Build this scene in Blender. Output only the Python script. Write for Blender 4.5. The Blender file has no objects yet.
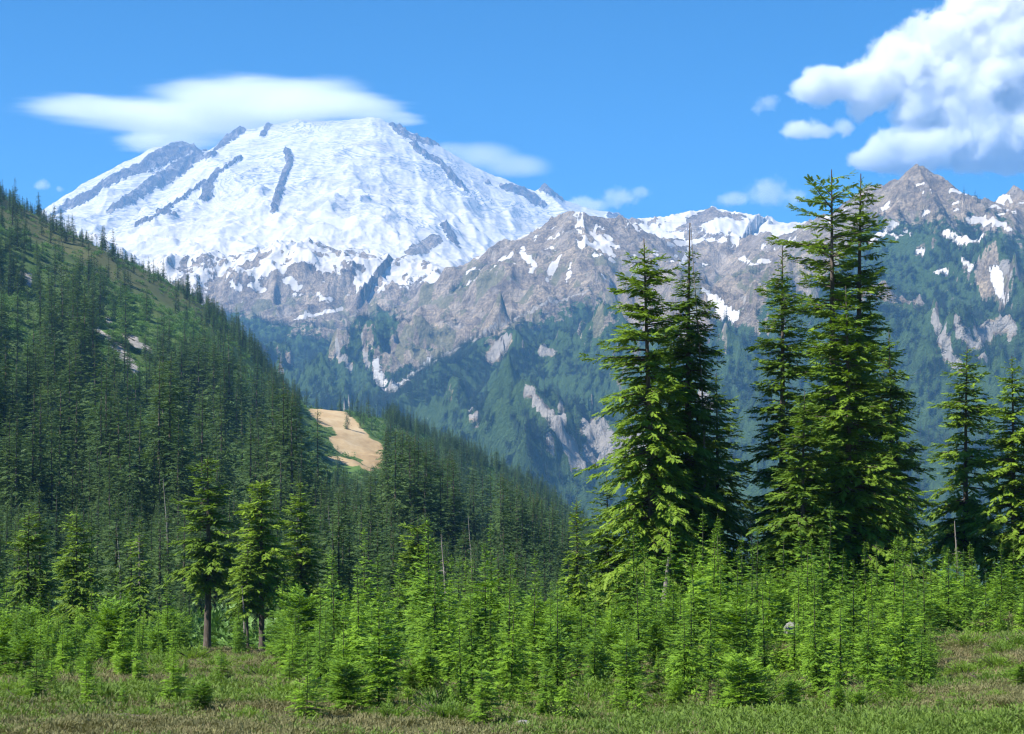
import bpy, math, random, time
_T0 = time.time()
import numpy as np
from mathutils import Vector

# ------------------------------------------------------------------ scene, camera, light
SC = bpy.context.scene
COL = SC.collection
F, HY, W, H = 1500.0, 480.0, 1024, 734

cam_d = bpy.data.cameras.new('camera')
cam = bpy.data.objects.new('camera', cam_d)
COL.objects.link(cam)
cam_d.sensor_width = 36.0
cam_d.lens = 36.0 * F / W
cam_d.shift_y = (HY - H / 2) / W
cam_d.clip_start = 0.5
cam_d.clip_end = 60000
cam.location = (0, 0, 0)
cam.rotation_euler = (math.radians(90), 0, 0)
SC.camera = cam

SUN_EL = math.radians(50)
SUN_AZ = math.radians(-121)            # measured from +Y towards +X: the sun stands left, a little behind the camera
sun_dir = Vector((math.sin(SUN_AZ) * math.cos(SUN_EL), math.cos(SUN_AZ) * math.cos(SUN_EL), math.sin(SUN_EL)))
sl = bpy.data.lights.new('sun', 'SUN')
sl.energy = 5.0
sl.angle = math.radians(0.53)
sl.color = (1.0, 0.955, 0.88)
so = bpy.data.objects.new('sun', sl)
COL.objects.link(so)
so.rotation_euler = sun_dir.to_track_quat('Z', 'Y').to_euler()

world = bpy.data.worlds.new('World')
SC.world = world
world.use_nodes = True
wt = world.node_tree
wt.nodes.clear()
sky = wt.nodes.new('ShaderNodeTexSky')
sky.sky_type = 'NISHITA'
sky.sun_disc = False
sky.sun_elevation = SUN_EL
sky.sun_rotation = SUN_AZ
sky.altitude = 1500
sky.air_density = 1.0
sky.dust_density = 0.2
sky.ozone_density = 3.0
hs = wt.nodes.new('ShaderNodeHueSaturation')
hs.inputs['Saturation'].default_value = 1.8
bg = wt.nodes.new('ShaderNodeBackground')
bg.inputs['Strength'].default_value = 0.060
wo = wt.nodes.new('ShaderNodeOutputWorld')
wt.links.new(sky.outputs[0], hs.inputs['Color'])
wt.links.new(hs.outputs[0], bg.inputs['Color'])
wt.links.new(bg.outputs[0], wo.inputs['Surface'])

SC.view_settings.view_transform = 'Standard'
SC.view_settings.look = 'None'
SC.view_settings.exposure = 1.17
SC.view_settings.gamma = 1.0
SC.view_settings.use_curve_mapping = False
cy = SC.cycles
DN = True
SC.cycles.pixel_filter_type = 'BLACKMAN_HARRIS'
SC.cycles.filter_width = 1.15
cy.use_denoising = DN
cy.max_bounces = 8
cy.diffuse_bounces = 3
cy.glossy_bounces = 1
cy.transmission_bounces = 4
cy.transparent_max_bounces = 4
cy.volume_bounces = 6
cy.volume_step_rate = 0.3
cy.volume_max_steps = 256
cy.use_fast_gi = False

rng = np.random.default_rng(11)
random.seed(5)

# ------------------------------------------------------------------ noise
def _perm(seed):
    return np.random.default_rng(seed).permutation(1024)

def perlin(x, y, seed=0):
    p = _perm(seed)
    xi = np.floor(x).astype(np.int64); yi = np.floor(y).astype(np.int64)
    xf = x - xi; yf = y - yi
    u = xf * xf * xf * (xf * (xf * 6 - 15) + 10); v = yf * yf * yf * (yf * (yf * 6 - 15) + 10)
    def g(ix, iy, dx, dy):
        h = p[(p[ix & 1023] + iy) & 1023] * (2 * math.pi / 1024)
        return np.cos(h) * dx + np.sin(h) * dy
    a = g(xi, yi, xf, yf); b = g(xi + 1, yi, xf - 1, yf)
    c = g(xi, yi + 1, xf, yf - 1); d = g(xi + 1, yi + 1, xf - 1, yf - 1)
    return 1.5 * ((a * (1 - u) + b * u) * (1 - v) + (c * (1 - u) + d * u) * v)

def fbm(x, y, octaves=4, seed=0, gain=0.5):
    s = 0; a = 1.0; t = 0
    for i in range(octaves):
        s = s + a * perlin(x * 2 ** i, y * 2 ** i, seed + i); t += a; a *= gain
    return s / t

def ridged(x, y, octaves=4, seed=0, gain=0.5):
    s = 0; a = 1.0; t = 0; w = 1.0
    for i in range(octaves):
        n = 1 - np.abs(perlin(x * 2 ** i, y * 2 ** i, seed + i)) * 1.4
        n = np.clip(n, 0, 1) ** 2
        s = s + a * n * w; w = np.clip(n * 1.6, 0, 1); t += a; a *= gain
    return s / t

def sstep(a, b, x):
    t = np.clip((x - a) / (b - a), 0, 1)
    return t * t * (3 - 2 * t)

# ------------------------------------------------------------------ object helpers
def link(name, data, parent=None):
    o = bpy.data.objects.new(name, data)
    COL.objects.link(o)
    if parent is not None:
        o.parent = parent
    return o

def tag(o, label=None, cat=None, group=None, kind=None):
    if label: o['label'] = label
    if cat: o['category'] = cat
    if group: o['group'] = group
    if kind: o['kind'] = kind
    return o

def mesh_arrays(name, verts, faces, smooth=False, mat=None, attrs=None, fattrs=None):
    """verts (n,3), faces (m,k) with k = 3 or 4"""
    verts = np.asarray(verts, dtype=np.float32); faces = np.asarray(faces, dtype=np.int32)
    me = bpy.data.meshes.new(name)
    me.vertices.add(len(verts))
    me.vertices.foreach_set('co', verts.ravel())
    k = faces.shape[1]; m = len(faces)
    me.loops.add(m * k)
    me.loops.foreach_set('vertex_index', faces.ravel())
    me.polygons.add(m)
    me.polygons.foreach_set('loop_start', np.arange(0, m * k, k, dtype=np.int32))
    me.polygons.foreach_set('loop_total', np.full(m, k, dtype=np.int32))
    me.polygons.foreach_set('use_smooth', np.full(m, smooth))
    me.update(calc_edges=True)
    for nm, arr in (attrs or {}).items():
        a = me.attributes.new(nm, 'FLOAT', 'POINT')
        a.data.foreach_set('value', np.asarray(arr, dtype=np.float32).ravel())
    for nm, arr in (fattrs or {}).items():
        a = me.attributes.new(nm, 'FLOAT', 'FACE')
        a.data.foreach_set('value', np.asarray(arr, dtype=np.float32).ravel())
    if mat: me.materials.append(mat)
    return me

class N:
    """small node-tree builder"""
    def __init__(s, name):
        s.m = bpy.data.materials.new(name); s.m.use_nodes = True
        s.t = s.m.node_tree; s.t.nodes.clear()
        s.out = s.t.nodes.new('ShaderNodeOutputMaterial')
    def n(s, typ, **kw):
        nd = s.t.nodes.new(typ)
        for k, v in kw.items(): setattr(nd, k, v)
        return nd
    def l(s, a, b): s.t.links.new(a, b)
    def setv(s, sock, v):
        if isinstance(v, bpy.types.NodeSocket): s.l(v, sock)
        else: sock.default_value = v
    def attr(s, name): return s.n('ShaderNodeAttribute', attribute_name=name).outputs['Fac']
    def pos(s): return s.n('ShaderNodeNewGeometry').outputs['Position']
    def objco(s): return s.n('ShaderNodeTexCoord').outputs['Object']
    def math(s, op, a, b=0.0, c=None, clamp=False):
        nd = s.n('ShaderNodeMath', operation=op, use_clamp=clamp)
        s.setv(nd.inputs[0], a); s.setv(nd.inputs[1], b)
        if c is not None: s.setv(nd.inputs[2], c)
        return nd.outputs[0]
    def scale(s, vec, v3):
        nd = s.n('ShaderNodeMapping'); s.l(vec, nd.inputs['Vector']); nd.inputs['Scale'].default_value = v3
        return nd.outputs[0]
    def noise(s, vec, scale, detail=5, rough=0.6, dist=0.0):
        nd = s.n('ShaderNodeTexNoise'); s.l(vec, nd.inputs['Vector'])
        nd.inputs['Scale'].default_value = scale; nd.inputs['Detail'].default_value = detail
        nd.inputs['Roughness'].default_value = rough; nd.inputs['Distortion'].default_value = dist
        return nd.outputs['Fac']
    def ramp(s, fac, stops, interp='LINEAR'):
        nd = s.n('ShaderNodeValToRGB'); s.l(fac, nd.inputs['Fac'])
        cr = nd.color_ramp; cr.interpolation = interp
        while len(cr.elements) < len(stops): cr.elements.new(0.5)
        for e, (p, c) in zip(cr.elements, stops):
            e.position = p; e.color = (c[0], c[1], c[2], 1) if not isinstance(c, (int, float)) else (c, c, c, 1)
        return nd.outputs[0]
    def mix(s, fac, a, b, mode='MIX'):
        nd = s.n('ShaderNodeMix', data_type='RGBA', blend_type=mode)
        s.setv(nd.inputs[0], fac)
        for i, v in ((6, a), (7, b)):
            if isinstance(v, tuple): v = (v[0], v[1], v[2], 1)
            s.setv(nd.inputs[i], v)
        return nd.outputs[2]
    def bump(s, h, strength, distance, normal=None):
        nd = s.n('ShaderNodeBump'); s.setv(nd.inputs['Strength'], strength); nd.inputs['Distance'].default_value = distance
        s.l(h, nd.inputs['Height'])
        if normal is not None: s.l(normal, nd.inputs['Normal'])
        return nd.outputs[0]
    def surface(s, color, rough=0.9, spec=0.15, normal=None):
        b = s.n('ShaderNodeBsdfPrincipled')
        s.setv(b.inputs['Base Color'], color if not isinstance(color, tuple) else (*color, 1))
        s.setv(b.inputs['Roughness'], rough); b.inputs['Specular IOR Level'].default_value = spec
        if normal is not None: s.l(normal, b.inputs['Normal'])
        s.l(b.outputs[0], s.out.inputs['Surface'])
        return s.m

# ------------------------------------------------------------------ materials of plants
def foliage_mat(name, dark, light, tr=0.3):
    s = N(name)
    rnd = s.n('ShaderNodeObjectInfo').outputs['Random']
    tone = s.attr('tone')
    f = s.math('ADD', s.math('MULTIPLY', tone, 0.60), s.math('MULTIPLY', rnd, 0.45))
    col = s.ramp(f, [(0.0, dark), (0.55, tuple((a + b) / 2 for a, b in zip(dark, light))), (1.0, light)])
    d = s.n('ShaderNodeBsdfPrincipled'); s.l(col, d.inputs['Base Color'])
    d.inputs['Roughness'].default_value = 0.55; d.inputs['Specular IOR Level'].default_value = 0.25
    t = s.n('ShaderNodeBsdfTranslucent')
    s.l(s.mix(1.0, col, (1.25, 1.25, 0.55), 'MULTIPLY'), t.inputs['Color'])
    m = s.n('ShaderNodeMixShader'); m.inputs[0].default_value = tr
    s.l(d.outputs[0], m.inputs[1]); s.l(t.outputs[0], m.inputs[2])
    s.l(m.outputs[0], s.out.inputs['Surface'])
    return s.m

M_HEM = foliage_mat('hemlock_foliage', (0.050, 0.110, 0.016), (0.230, 0.350, 0.030), 0.3)
M_YNG = foliage_mat('young_fir_foliage', (0.045, 0.120, 0.014), (0.255, 0.430, 0.032), 0.28)
M_FOR = foliage_mat('forest_foliage', (0.028, 0.070, 0.028), (0.120, 0.190, 0.050), 0.3)
M_FAR = foliage_mat('far_forest_foliage', (0.014, 0.036, 0.020), (0.045, 0.085, 0.035), 0.1)
M_SHR = foliage_mat('shrub_foliage', (0.080, 0.160, 0.022), (0.230, 0.350, 0.055), 0.4)
M_HEA = foliage_mat('heather_foliage', (0.055, 0.062, 0.022), (0.250, 0.240, 0.100), 0.2)
def bark_mat(name, c1, c2):
    s = N(name)
    n = s.noise(s.scale(s.objco(), (9, 9, 2.0)), 1.0, 6, 0.7)
    col = s.ramp(n, [(0.3, c1), (0.7, c2)])
    return s.surface(col, 0.95, 0.1, s.bump(n, 0.8, 0.04))
M_BARK = bark_mat('conifer_bark', (0.045, 0.036, 0.030), (0.17, 0.14, 0.12))
M_TWIG = bark_mat('young_bark', (0.05, 0.055, 0.03), (0.12, 0.12, 0.07))
M_DEAD = bark_mat('weathered_deadwood', (0.10, 0.088, 0.076), (0.30, 0.27, 0.24))

# ------------------------------------------------------------------ near ground (foreground meadow and the wooded hillside at left)
YS = np.array([5, 8, 13, 20, 33, 50, 70, 100, 150, 220, 320, 450, 600, 800, 1000, 1300], float)
COLS = {
 -600: [986, 836, 734, 690, 668, 662, 658, 650, 574, 488, 390, 290, 200, 100, 30, 60],
 -100: [986, 836, 734, 690, 668, 662, 658, 650, 594, 520, 440, 360, 285, 195, 135, 180],
 0: [986, 836, 734, 690, 668, 662, 658, 650, 604, 538, 465, 395, 325, 243, 190, 230],
 50: [986, 836, 734, 690, 668, 662, 658, 650, 609, 548, 478, 411, 344, 268, 219, 255],
 100: [986, 836, 734, 690, 668, 662, 658, 650, 614, 556, 490, 425, 360, 290, 243, 275],
 150: [986, 836, 734, 690, 668, 662, 658, 650, 618, 563, 500, 438, 378, 314, 268, 300],
 200: [986, 836, 735, 690, 668, 662, 658, 650, 621, 568, 510, 452, 397, 337, 298, 330],
 250: [986, 836, 736, 692, 668, 662, 658, 650, 624, 574, 522, 472, 425, 372, 345, 380],
 300: [986, 836, 738, 694, 668, 662, 658, 650, 627, 582, 536, 495, 458, 428, 404, 440],
 345: [986, 836, 740, 696, 668, 662, 658, 650, 631, 590, 552, 526, 502, 455, 405, 445],
 400: [986, 836, 742, 698, 668, 662, 658, 650, 634, 596, 562, 542, 522, 472, 418, 455],
 450:  [986, 836, 744, 700, 668, 662, 658, 650, 638, 603, 575, 553, 532, 494, 445, 482],
 500:  [986, 836, 744, 700, 668, 658, 651, 642, 630, 605, 585, 564, 545, 511, 469, 506],
 550:  [986, 836, 742, 699, 667, 653, 644, 636, 625, 607, 592, 574, 558, 531, 495, 526],
 600:  [986, 836, 740, 698, 664, 645, 634, 628, 622, 612, 602, 591, 579, 562, 543, 572],
 660:  [986, 836, 738, 697, 660, 640, 628, 630, 650, 680, 690, 680, 665, 645, 630, 640],
 750:  [986, 836, 736, 695, 657, 637, 625, 632, 670, 720, 740, 730, 710, 680, 660, 650],
 850:  [986, 836, 735, 692, 652, 631, 621, 632, 675, 725, 745, 735, 715, 685, 665, 650],
 950:  [986, 836, 732, 688, 646, 622, 613, 625, 670, 725, 745, 735, 715, 685, 665, 650],
 1024: [986, 836, 730, 683, 640, 616, 607, 620, 665, 720, 745, 735, 715, 685, 665, 650],
 1700: [986, 836, 728, 678, 630, 605, 600, 612, 660, 715, 740, 735, 715, 685, 665, 650],
}
CP = np.array(sorted(COLS)); CT = np.array([COLS[c] for c in CP], float)
CZ = (HY - CT) / F * YS[None, :]
_lg = np.linspace(math.log(5), math.log(1300), 400)
_pg = np.linspace(-600, 1700, 461)
_tmp = np.array([np.interp(_lg, np.log(YS), r / YS) for r in CZ])           # elevation tangent, smoothed over log-distance and azimuth
_tab = np.array([np.interp(_pg, CP, _tmp[:, j]) for j in range(400)]).T
def _smooth(a, k, ax):
    w = np.hanning(k + 2)[1:-1]; w /= w.sum()
    pad = [(0, 0), (0, 0)]; pad[ax] = (k // 2, k // 2)
    return np.apply_along_axis(lambda r: np.convolve(r, w, 'valid'), ax, np.pad(a, pad, mode='edge'))
_tab = _smooth(_smooth(_tab, 15, 1), 9, 0)

def near_z(X, Y, noise=True):
    Yc = np.clip(Y, 5, 1300)
    px = np.clip(512 + F * X / Y, -600, 1700)
    a = (np.log(Yc) - _lg[0]) / (_lg[1] - _lg[0]); b = (px + 600) / 5.0
    i = np.clip(a.astype(int), 0, 398); j = np.clip(b.astype(int), 0, 459)
    fa = np.clip(a - i, 0, 1); fb = np.clip(b - j, 0, 1)
    t = (_tab[j, i] * (1 - fa) * (1 - fb) + _tab[j, i + 1] * fa * (1 - fb) + _tab[j + 1, i] * (1 - fa) * fb + _tab[j + 1, i + 1] * fa * fb)
    z = t * Yc
    if noise:
        z = z + fbm(X / 9, Y / 9, 3, 3) * 0.35 * sstep(6, 30, Y) + fbm(X / 1.3, Y / 1.3, 2, 9) * 0.07
        z = z + fbm(X / 60, Y / 60, 4, 21) * 3.0 * sstep(120, 350, Y) + (ridged(X / 170, Y / 170, 3, 31) - 0.5) * 9 * sstep(300, 700, Y) * (1 - sstep(850, 1000, Y))
    return z

# ------------------------------------------------------------------ far ground: crests given as (px, py, km) points and turned into a world-space skeleton
def WP(px, py, km):
    d = km * 1000.0
    return ((px - 512) / F * d, d, (HY - py) / F * d)

RIDGES = []      # (points, front profile, back slope, gully amplitude, seed)
def ridge(pts, prof, back, gully, seed, crest_noise=10):
    RIDGES.append((np.array([WP(*p) for p in pts]), prof, back, gully, seed, crest_noise))

# the volcano
VC = [(-420, 420, 9.2), (-100, 270, 9.2), (0, 232, 9.2), (40, 214, 9.2), (75, 190, 9.15), (105, 172, 9.1), (150, 150, 9.05), (172, 143, 9.0), (190, 147, 9.0), (205, 152, 9.0),
       (222, 142, 9.0), (240, 131, 9.0), (270, 124, 9.0), (300, 120, 9.0), (350, 118, 9.0), (380, 119, 9.0), (395, 124, 8.95), (410, 130, 8.9), (440, 147, 8.9), (462, 160, 8.9), (480, 169, 8.9),
       (510, 182, 8.9), (535, 189, 8.9), (545, 186, 8.9), (560, 198, 8.9), (580, 207, 8.9), (610, 213, 8.9), (640, 222, 8.9), (760, 260, 8.9), (1000, 330, 8.9)]
ridge([(a, b, 8.85 + 0.35 * min(1.5, abs(a - 320) / 300) ** 2) for a, b, c in VC],
      [(0, 0), (300, 165), (1200, 640), (2500, 1180), (5000, 1900)], 0.55, 0.10, 40, 7)
# nunatak on the lower glacier
ridge([(436, 236, 7.35), (444, 226, 7.3), (455, 238, 7.2)], [(0, 0), (100, 120), (600, 700)], 1.2, 0.1, 44, 5)
ridge([(430, 241, 7.25), (415, 249, 7.1)], [(0, 0), (100, 100), (600, 700)], 1.0, 0.1, 45, 5)
# glacier clad top behind the right-hand ridge
ridge([(585, 228, 6.5), (610, 219, 6.4), (640, 221, 6.3), (662, 219, 6.3), (690, 213, 6.3), (705, 209, 6.3), (722, 214, 6.3), (745, 215, 6.3), (775, 219, 6.3), (800, 224, 6.2), (835, 222, 6.1), (870, 225, 6.0), (1000, 260, 5.9)],
      [(0, 0), (250, 40), (450, 150), (900, 420), (2500, 1500)], 0.6, 0.12, 50, 8)
# broken cliff band below the volcano
ridge([(-420, 300, 5.9), (-60, 252, 5.8), (50, 246, 5.7), (85, 238, 5.7), (100, 237, 5.7), (125, 252, 5.7), (160, 268, 5.7), (180, 258, 5.7), (200, 252, 5.6), (215, 249, 5.6), (235, 259, 5.6), (262, 250, 5.6), (290, 243, 5.6), (320, 240, 5.6), (345, 250, 5.6),
       (372, 252, 5.6), (400, 258, 5.6), (430, 262, 5.55), (460, 268, 5.5), (520, 280, 5.5), (620, 320, 5.5)],
      [(0, 0), (120, 30), (420, 150), (620, 380), (1100, 690), (2200, 1250)], 0.3, 0.30, 60, 14)
# right-hand ridge with the horn
ridge([(430, 300, 5.15), (465, 276, 5.05), (500, 262, 4.95), (520, 243, 4.85), (535, 231, 4.75), (552, 221, 4.7), (570, 214, 4.65), (583, 211, 4.6), (600, 212, 4.6), (615, 217, 4.6), (630, 222, 4.65), (650, 232, 4.7), (680, 238, 4.8), (710, 238, 4.85), (740, 240, 4.85), (770, 233, 4.7), (800, 228, 4.5),
       (830, 214, 4.3), (850, 202, 4.15), (868, 190, 4.0), (880, 186, 3.95), (895, 184, 3.92), (903, 180, 3.9), (910, 169, 3.9), (917, 162, 3.9), (925, 172, 3.9), (931, 184, 3.9), (945, 187, 3.9), (960, 194, 3.9), (985, 198, 3.95), (1005, 193, 4.0), (1024, 188, 4.0), (1100, 170, 4.0), (1300, 150, 4.0), (1700, 230, 4.0)],
      [(0, 0), (120, 100), (500, 310), (1300, 640), (2400, 1130)], 0.75, 0.34, 70, 6)
# spurs
ridge([(583, 212, 4.6), (585, 250, 4.35), (560, 295, 4.05), (510, 325, 3.75), (450, 362, 3.4), (400, 392, 3.15), (360, 425, 2.9)], [(0, 0), (200, 85), (600, 280), (2000, 1000)], 0.85, 0.26, 80, 12)
ridge([(640, 228, 4.65), (665, 290, 4.2), (655, 350, 3.7), (640, 430, 3.2), (600, 520, 2.7)], [(0, 0), (300, 160), (2000, 1200)], 0.55, 0.25, 84, 10)
ridge([(770, 235, 4.7), (760, 300, 4.1), (745, 380, 3.5), (735, 470, 3.0), (730, 560, 2.6)], [(0, 0), (300, 190), (2000, 1200)], 0.65, 0.25, 88, 10)
ridge([(916, 164, 3.9), (903, 190, 3.82), (880, 228, 3.7), (868, 275, 3.4), (840, 350, 3.0), (830, 450, 2.6), (820, 560, 2.25)], [(0, 0), (300, 230), (2000, 1300)], 0.75, 0.25, 92, 10)
ridge([(918, 164, 3.9), (930, 195, 3.82), (945, 240, 3.65), (930, 285, 3.4), (905, 345, 3.05), (915, 430, 2.7), (930, 560, 2.3)], [(0, 0), (200, 150), (2000, 1350)], 0.75, 0.25, 94, 8)
ridge([(1024, 190, 4.0), (1000, 250, 3.6), (1010, 320, 3.2), (1000, 400, 2.8), (1020, 540, 2.3)], [(0, 0), (200, 150), (2000, 1350)], 0.75, 0.25, 96, 8)

def far_z(X, Y):
    shp = X.shape
    x = X.ravel(); y = Y.ravel()
    wx = x + fbm(x / 700, y / 700, 3, 101) * 90; wy = y + fbm(x / 700, y / 700, 3, 111) * 90
    zb = near_z(x * 1300 / y, np.full_like(x, 1300.0), False)
    base = zb + (-330 - zb) * sstep(1300, 2100, y) + fbm(x / 600, y / 600, 4, 7) * 60 * sstep(1300, 2000, y)
    z = base
    xa, ya, wxa, wya = x, y, wx, wy
    for pts, prof, back, gul, seed, cn in RIDGES:
        top = pts[:, 2].max(); reach = 1.15 * (top + 330) / (prof[-1][1] / prof[-1][0]) + 200
        sel = np.nonzero((xa > pts[:, 0].min() - reach) & (xa < pts[:, 0].max() + reach) & (ya > pts[:, 1].min() - reach) & (ya < pts[:, 1].max() + reach))[0]
        x, y, wx, wy = xa[sel], ya[sel], wxa[sel], wya[sel]
        best = np.full(x.shape, 1e18); bi = np.zeros(x.shape, np.int32)
        bt_ = np.zeros_like(x)
        seg = list(zip(pts[:-1], pts[1:])); ac = [0.0]
        for k_, (a, b) in enumerate(seg):
            ab = b[:2] - a[:2]; L2 = ab @ ab; ac.append(ac[-1] + math.sqrt(L2))
            t = np.clip(((x - a[0]) * ab[0] + (y - a[1]) * ab[1]) / L2, 0, 1)
            d2 = (x - a[0] - t * ab[0]) ** 2 + (y - a[1] - t * ab[1]) ** 2
            m = d2 < best
            best[m] = d2[m]; bt_[m] = t[m]; bi[m] = k_
        A = pts[:-1][bi]; AB = (pts[1:] - pts[:-1])[bi]; Ls = np.linalg.norm(AB[:, :2], axis=1)
        bz = A[:, 2] + bt_ * AB[:, 2]; bt = np.array(ac)[bi] + bt_ * Ls
        dx = x - A[:, 0] - bt_ * AB[:, 0]; dy = y - A[:, 1] - bt_ * AB[:, 1]
        bs = AB[:, 0] * dy - AB[:, 1] * dx
        d = np.sqrt(best)
        pd = np.array([p[0] for p in prof], float); pv = np.array([p[1] for p in prof], float)
        fz = np.interp(d, pd, pv) + np.maximum(0, d - pd[-1]) * 0.8
        side = sstep(-60, 60, bs / np.maximum(d, 1) * 60)      # 0 front (towards camera), 1 back for left-to-right crests
        drop = fz * (1 - side) + d * back * side
        # only where this ridge can still stand above what is there
        live = np.nonzero(bz - drop + gul * np.minimum(d, 900) * 0.55 * 1.2 + cn > z[sel])[0]
        x, y, wx, wy, d, bz, bt, drop = x[live], y[live], wx[live], wy[live], d[live], bz[live], bt[live], drop[live]
        k = fbm(wx / 260, wy / 260, 3, seed + 3)
        g1 = ridged((bt + k * 150) / 330, d / 1500 + seed, 4, seed) - 0.45
        g2 = ridged(wx / 420, wy / 420, 6, seed + 5) - 0.4
        amp = gul * np.minimum(d, 900) * 0.55
        h = bz - drop + amp * (g1 * 0.9 + g2 * 1.1) + cn * (ridged(x / 90, y / 90, 4, seed + 8) - 0.5) * sstep(0, 60, d + 25)
        z[sel[live]] = np.maximum(z[sel[live]], h)
    x, y, wx, wy = xa, ya, wxa, wya
    mid = sstep(1400, 2100, y) * (1 - sstep(6000, 6600, y))
    z = z + (ridged(wx / 150, wy / 210, 4, 205) - 0.42) * 34 * mid + fbm(x / 45, y / 45, 4, 200, 0.62) * (9 - 7 * sstep(6300, 6900, y)) * sstep(1400, 1900, y)
    z = z + (ridged(wx / 420, wy / 520, 3, 215) - 0.4) * 26 * sstep(6300, 6900, y)
    return z.reshape(shp)

# polar grids
def axis(parts):
    out = []
    for a, b, n in parts: out.append(np.linspace(a, b, n, endpoint=False))
    out.append([parts[-1][1]])
    return np.concatenate(out)
U = (axis([(-600, -60, 90), (-60, 1084, 1050), (1084, 1700, 90)]) - 512) / F
YF = axis([(1300, 2200, 55), (2200, 6000, 400), (6000, 6500, 40), (6500, 9250, 300), (9250, 11500, 40)])
YN = np.exp(np.linspace(math.log(5), math.log(1300), 620))
UN = (axis([(-600, -60, 60), (-60, 1084, 620), (1084, 1700, 60)]) - 512) / F

gYF, gUF = np.meshgrid(YF, U, indexing='ij')
gXF = gUF * gYF
ZF = far_z(gXF, gYF)
gYN, gUN = np.meshgrid(YN, UN, indexing='ij')
gXN = gUN * gYN
ZN = near_z(gXN, gYN)
# knit the far sheet's first row to the near sheet
ZF[0] = np.interp(U, UN, ZN[-1]) - 0.5

def hit(px, py, Y, Z, Uax, lo=0.0):
    """first point of the sheet seen at a pixel -> world coordinates"""
    j = int(np.clip(np.searchsorted(Uax, (px - 512) / F), 0, len(Uax) - 1))
    el = (HY - py) / F
    ok = np.nonzero((Z[:, j] >= el * Y) & (Y >= lo))[0]
    if len(ok) == 0: return None
    return np.array([Uax[j] * Y[ok[0]], Y[ok[0]], Z[ok[0], j]])

def stroke_mask(strokes, X, Y, Z, Yax, Uax, lo=0.0, warp=None):
    """strokes: lists of (px, py, radius in px); each becomes a chain of world-space points on the surface"""
    m = np.zeros(X.shape, np.float32)
    for st in strokes:
        P = []
        for i in range(len(st)):
            if i + 1 < len(st):
                a, b = st[i], st[i + 1]
                n = max(2, int(math.hypot(b[0] - a[0], b[1] - a[1]) / 1.5))
                for k in range(n):
                    t = k / n
                    P.append(tuple(a[q] + (b[q] - a[q]) * t for q in range(3)))
            else: P.append(st[i])
        for (px, py, r) in P:
            w = hit(px, py, Yax, Z, Uax, lo)
            if w is None: continue
            R = r * w[1] / F
            j0 = np.searchsorted(Uax, (px - 3 * r - 3 - 512) / F); j1 = np.searchsorted(Uax, (px + 3 * r + 3 - 512) / F)
            i0 = np.searchsorted(Yax, w[1] - 7 * R - 30); i1 = np.searchsorted(Yax, w[1] + 7 * R + 30)
            s = (slice(max(i0, 0), i1 + 1), slice(max(j0, 0), j1 + 1))
            # measured along the slope: horizontal depth counts less than breadth and height
            d = np.sqrt((X[s] - w[0]) ** 2 + ((Y[s] - w[1]) * 0.35) ** 2 + (Z[s] - w[2]) ** 2) / R
            m[s] = np.maximum(m[s], np.clip(1.5 - d, 0, 1))
    return m

print('T', round(time.time()-_T0,1))
# ------------------------------------------------------------------ what covers the far ground
def slopes(X, Y, Z):
    P = np.stack([X, Y, Z], -1)
    du = np.gradient(P, axis=1); dv = np.gradient(P, axis=0)
    n = np.cross(du, dv); n /= np.linalg.norm(n, axis=-1, keepdims=True) + 1e-9
    n *= np.sign(n[..., 2:3]); return n
NF = slopes(gXF, gYF, ZF)
steep = 1 - NF[..., 2]
ROCK_S = [  # bare rock on the snow
 [(184, 148, 12), (150, 163, 13), (115, 180, 12), (85, 198, 8), (45, 217, 4)],
 [(200, 152, 6), (190, 163, 9), (165, 178, 8), (136, 196, 6), (110, 212, 4)],
 [(240, 131, 5), (226, 142, 7), (211, 155, 5), (196, 160, 3)], [(269, 124, 3), (262, 136, 3)],
 [(286, 152, 3), (290, 162, 3.5), (283, 178, 3), (280, 190, 3.5), (273, 212, 3)],
 [(217, 172, 3), (208, 186, 5), (204, 200, 5), (210, 198, 3)],
 [(240, 159, 1.6), (215, 176, 1.8), (177, 203, 1.6), (155, 217, 1.4), (136, 227, 1.5)], [(160, 212, 4), (173, 216, 3)],
 [(390, 122, 5), (402, 134, 6), (420, 141, 7), (438, 145, 5), (455, 155, 5), (470, 163, 4)],
 [(413, 144, 4), (424, 155, 5), (440, 163, 4), (452, 178, 4), (466, 191, 3)],
 [(503, 188, 4), (515, 190, 6), (530, 198, 8), (542, 206, 4)], [(488, 184, 3)], [(538, 186, 5), (550, 193, 5), (561, 201, 3)],
 [(444, 228, 4), (452, 240, 4), (458, 247, 2)], [(436, 240, 5), (420, 248, 7), (408, 252, 4)],

 [(640, 221, 4), (612, 217, 5)], [(662, 234, 4), (680, 233, 8), (705, 230, 9), (725, 236, 6), (742, 240, 4)], [(704, 212, 6), (716, 215, 5), (730, 222, 3)],
 [(785, 219, 8), (772, 217, 4)], [(640, 212, 5), (600, 208, 5)],
]
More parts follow.
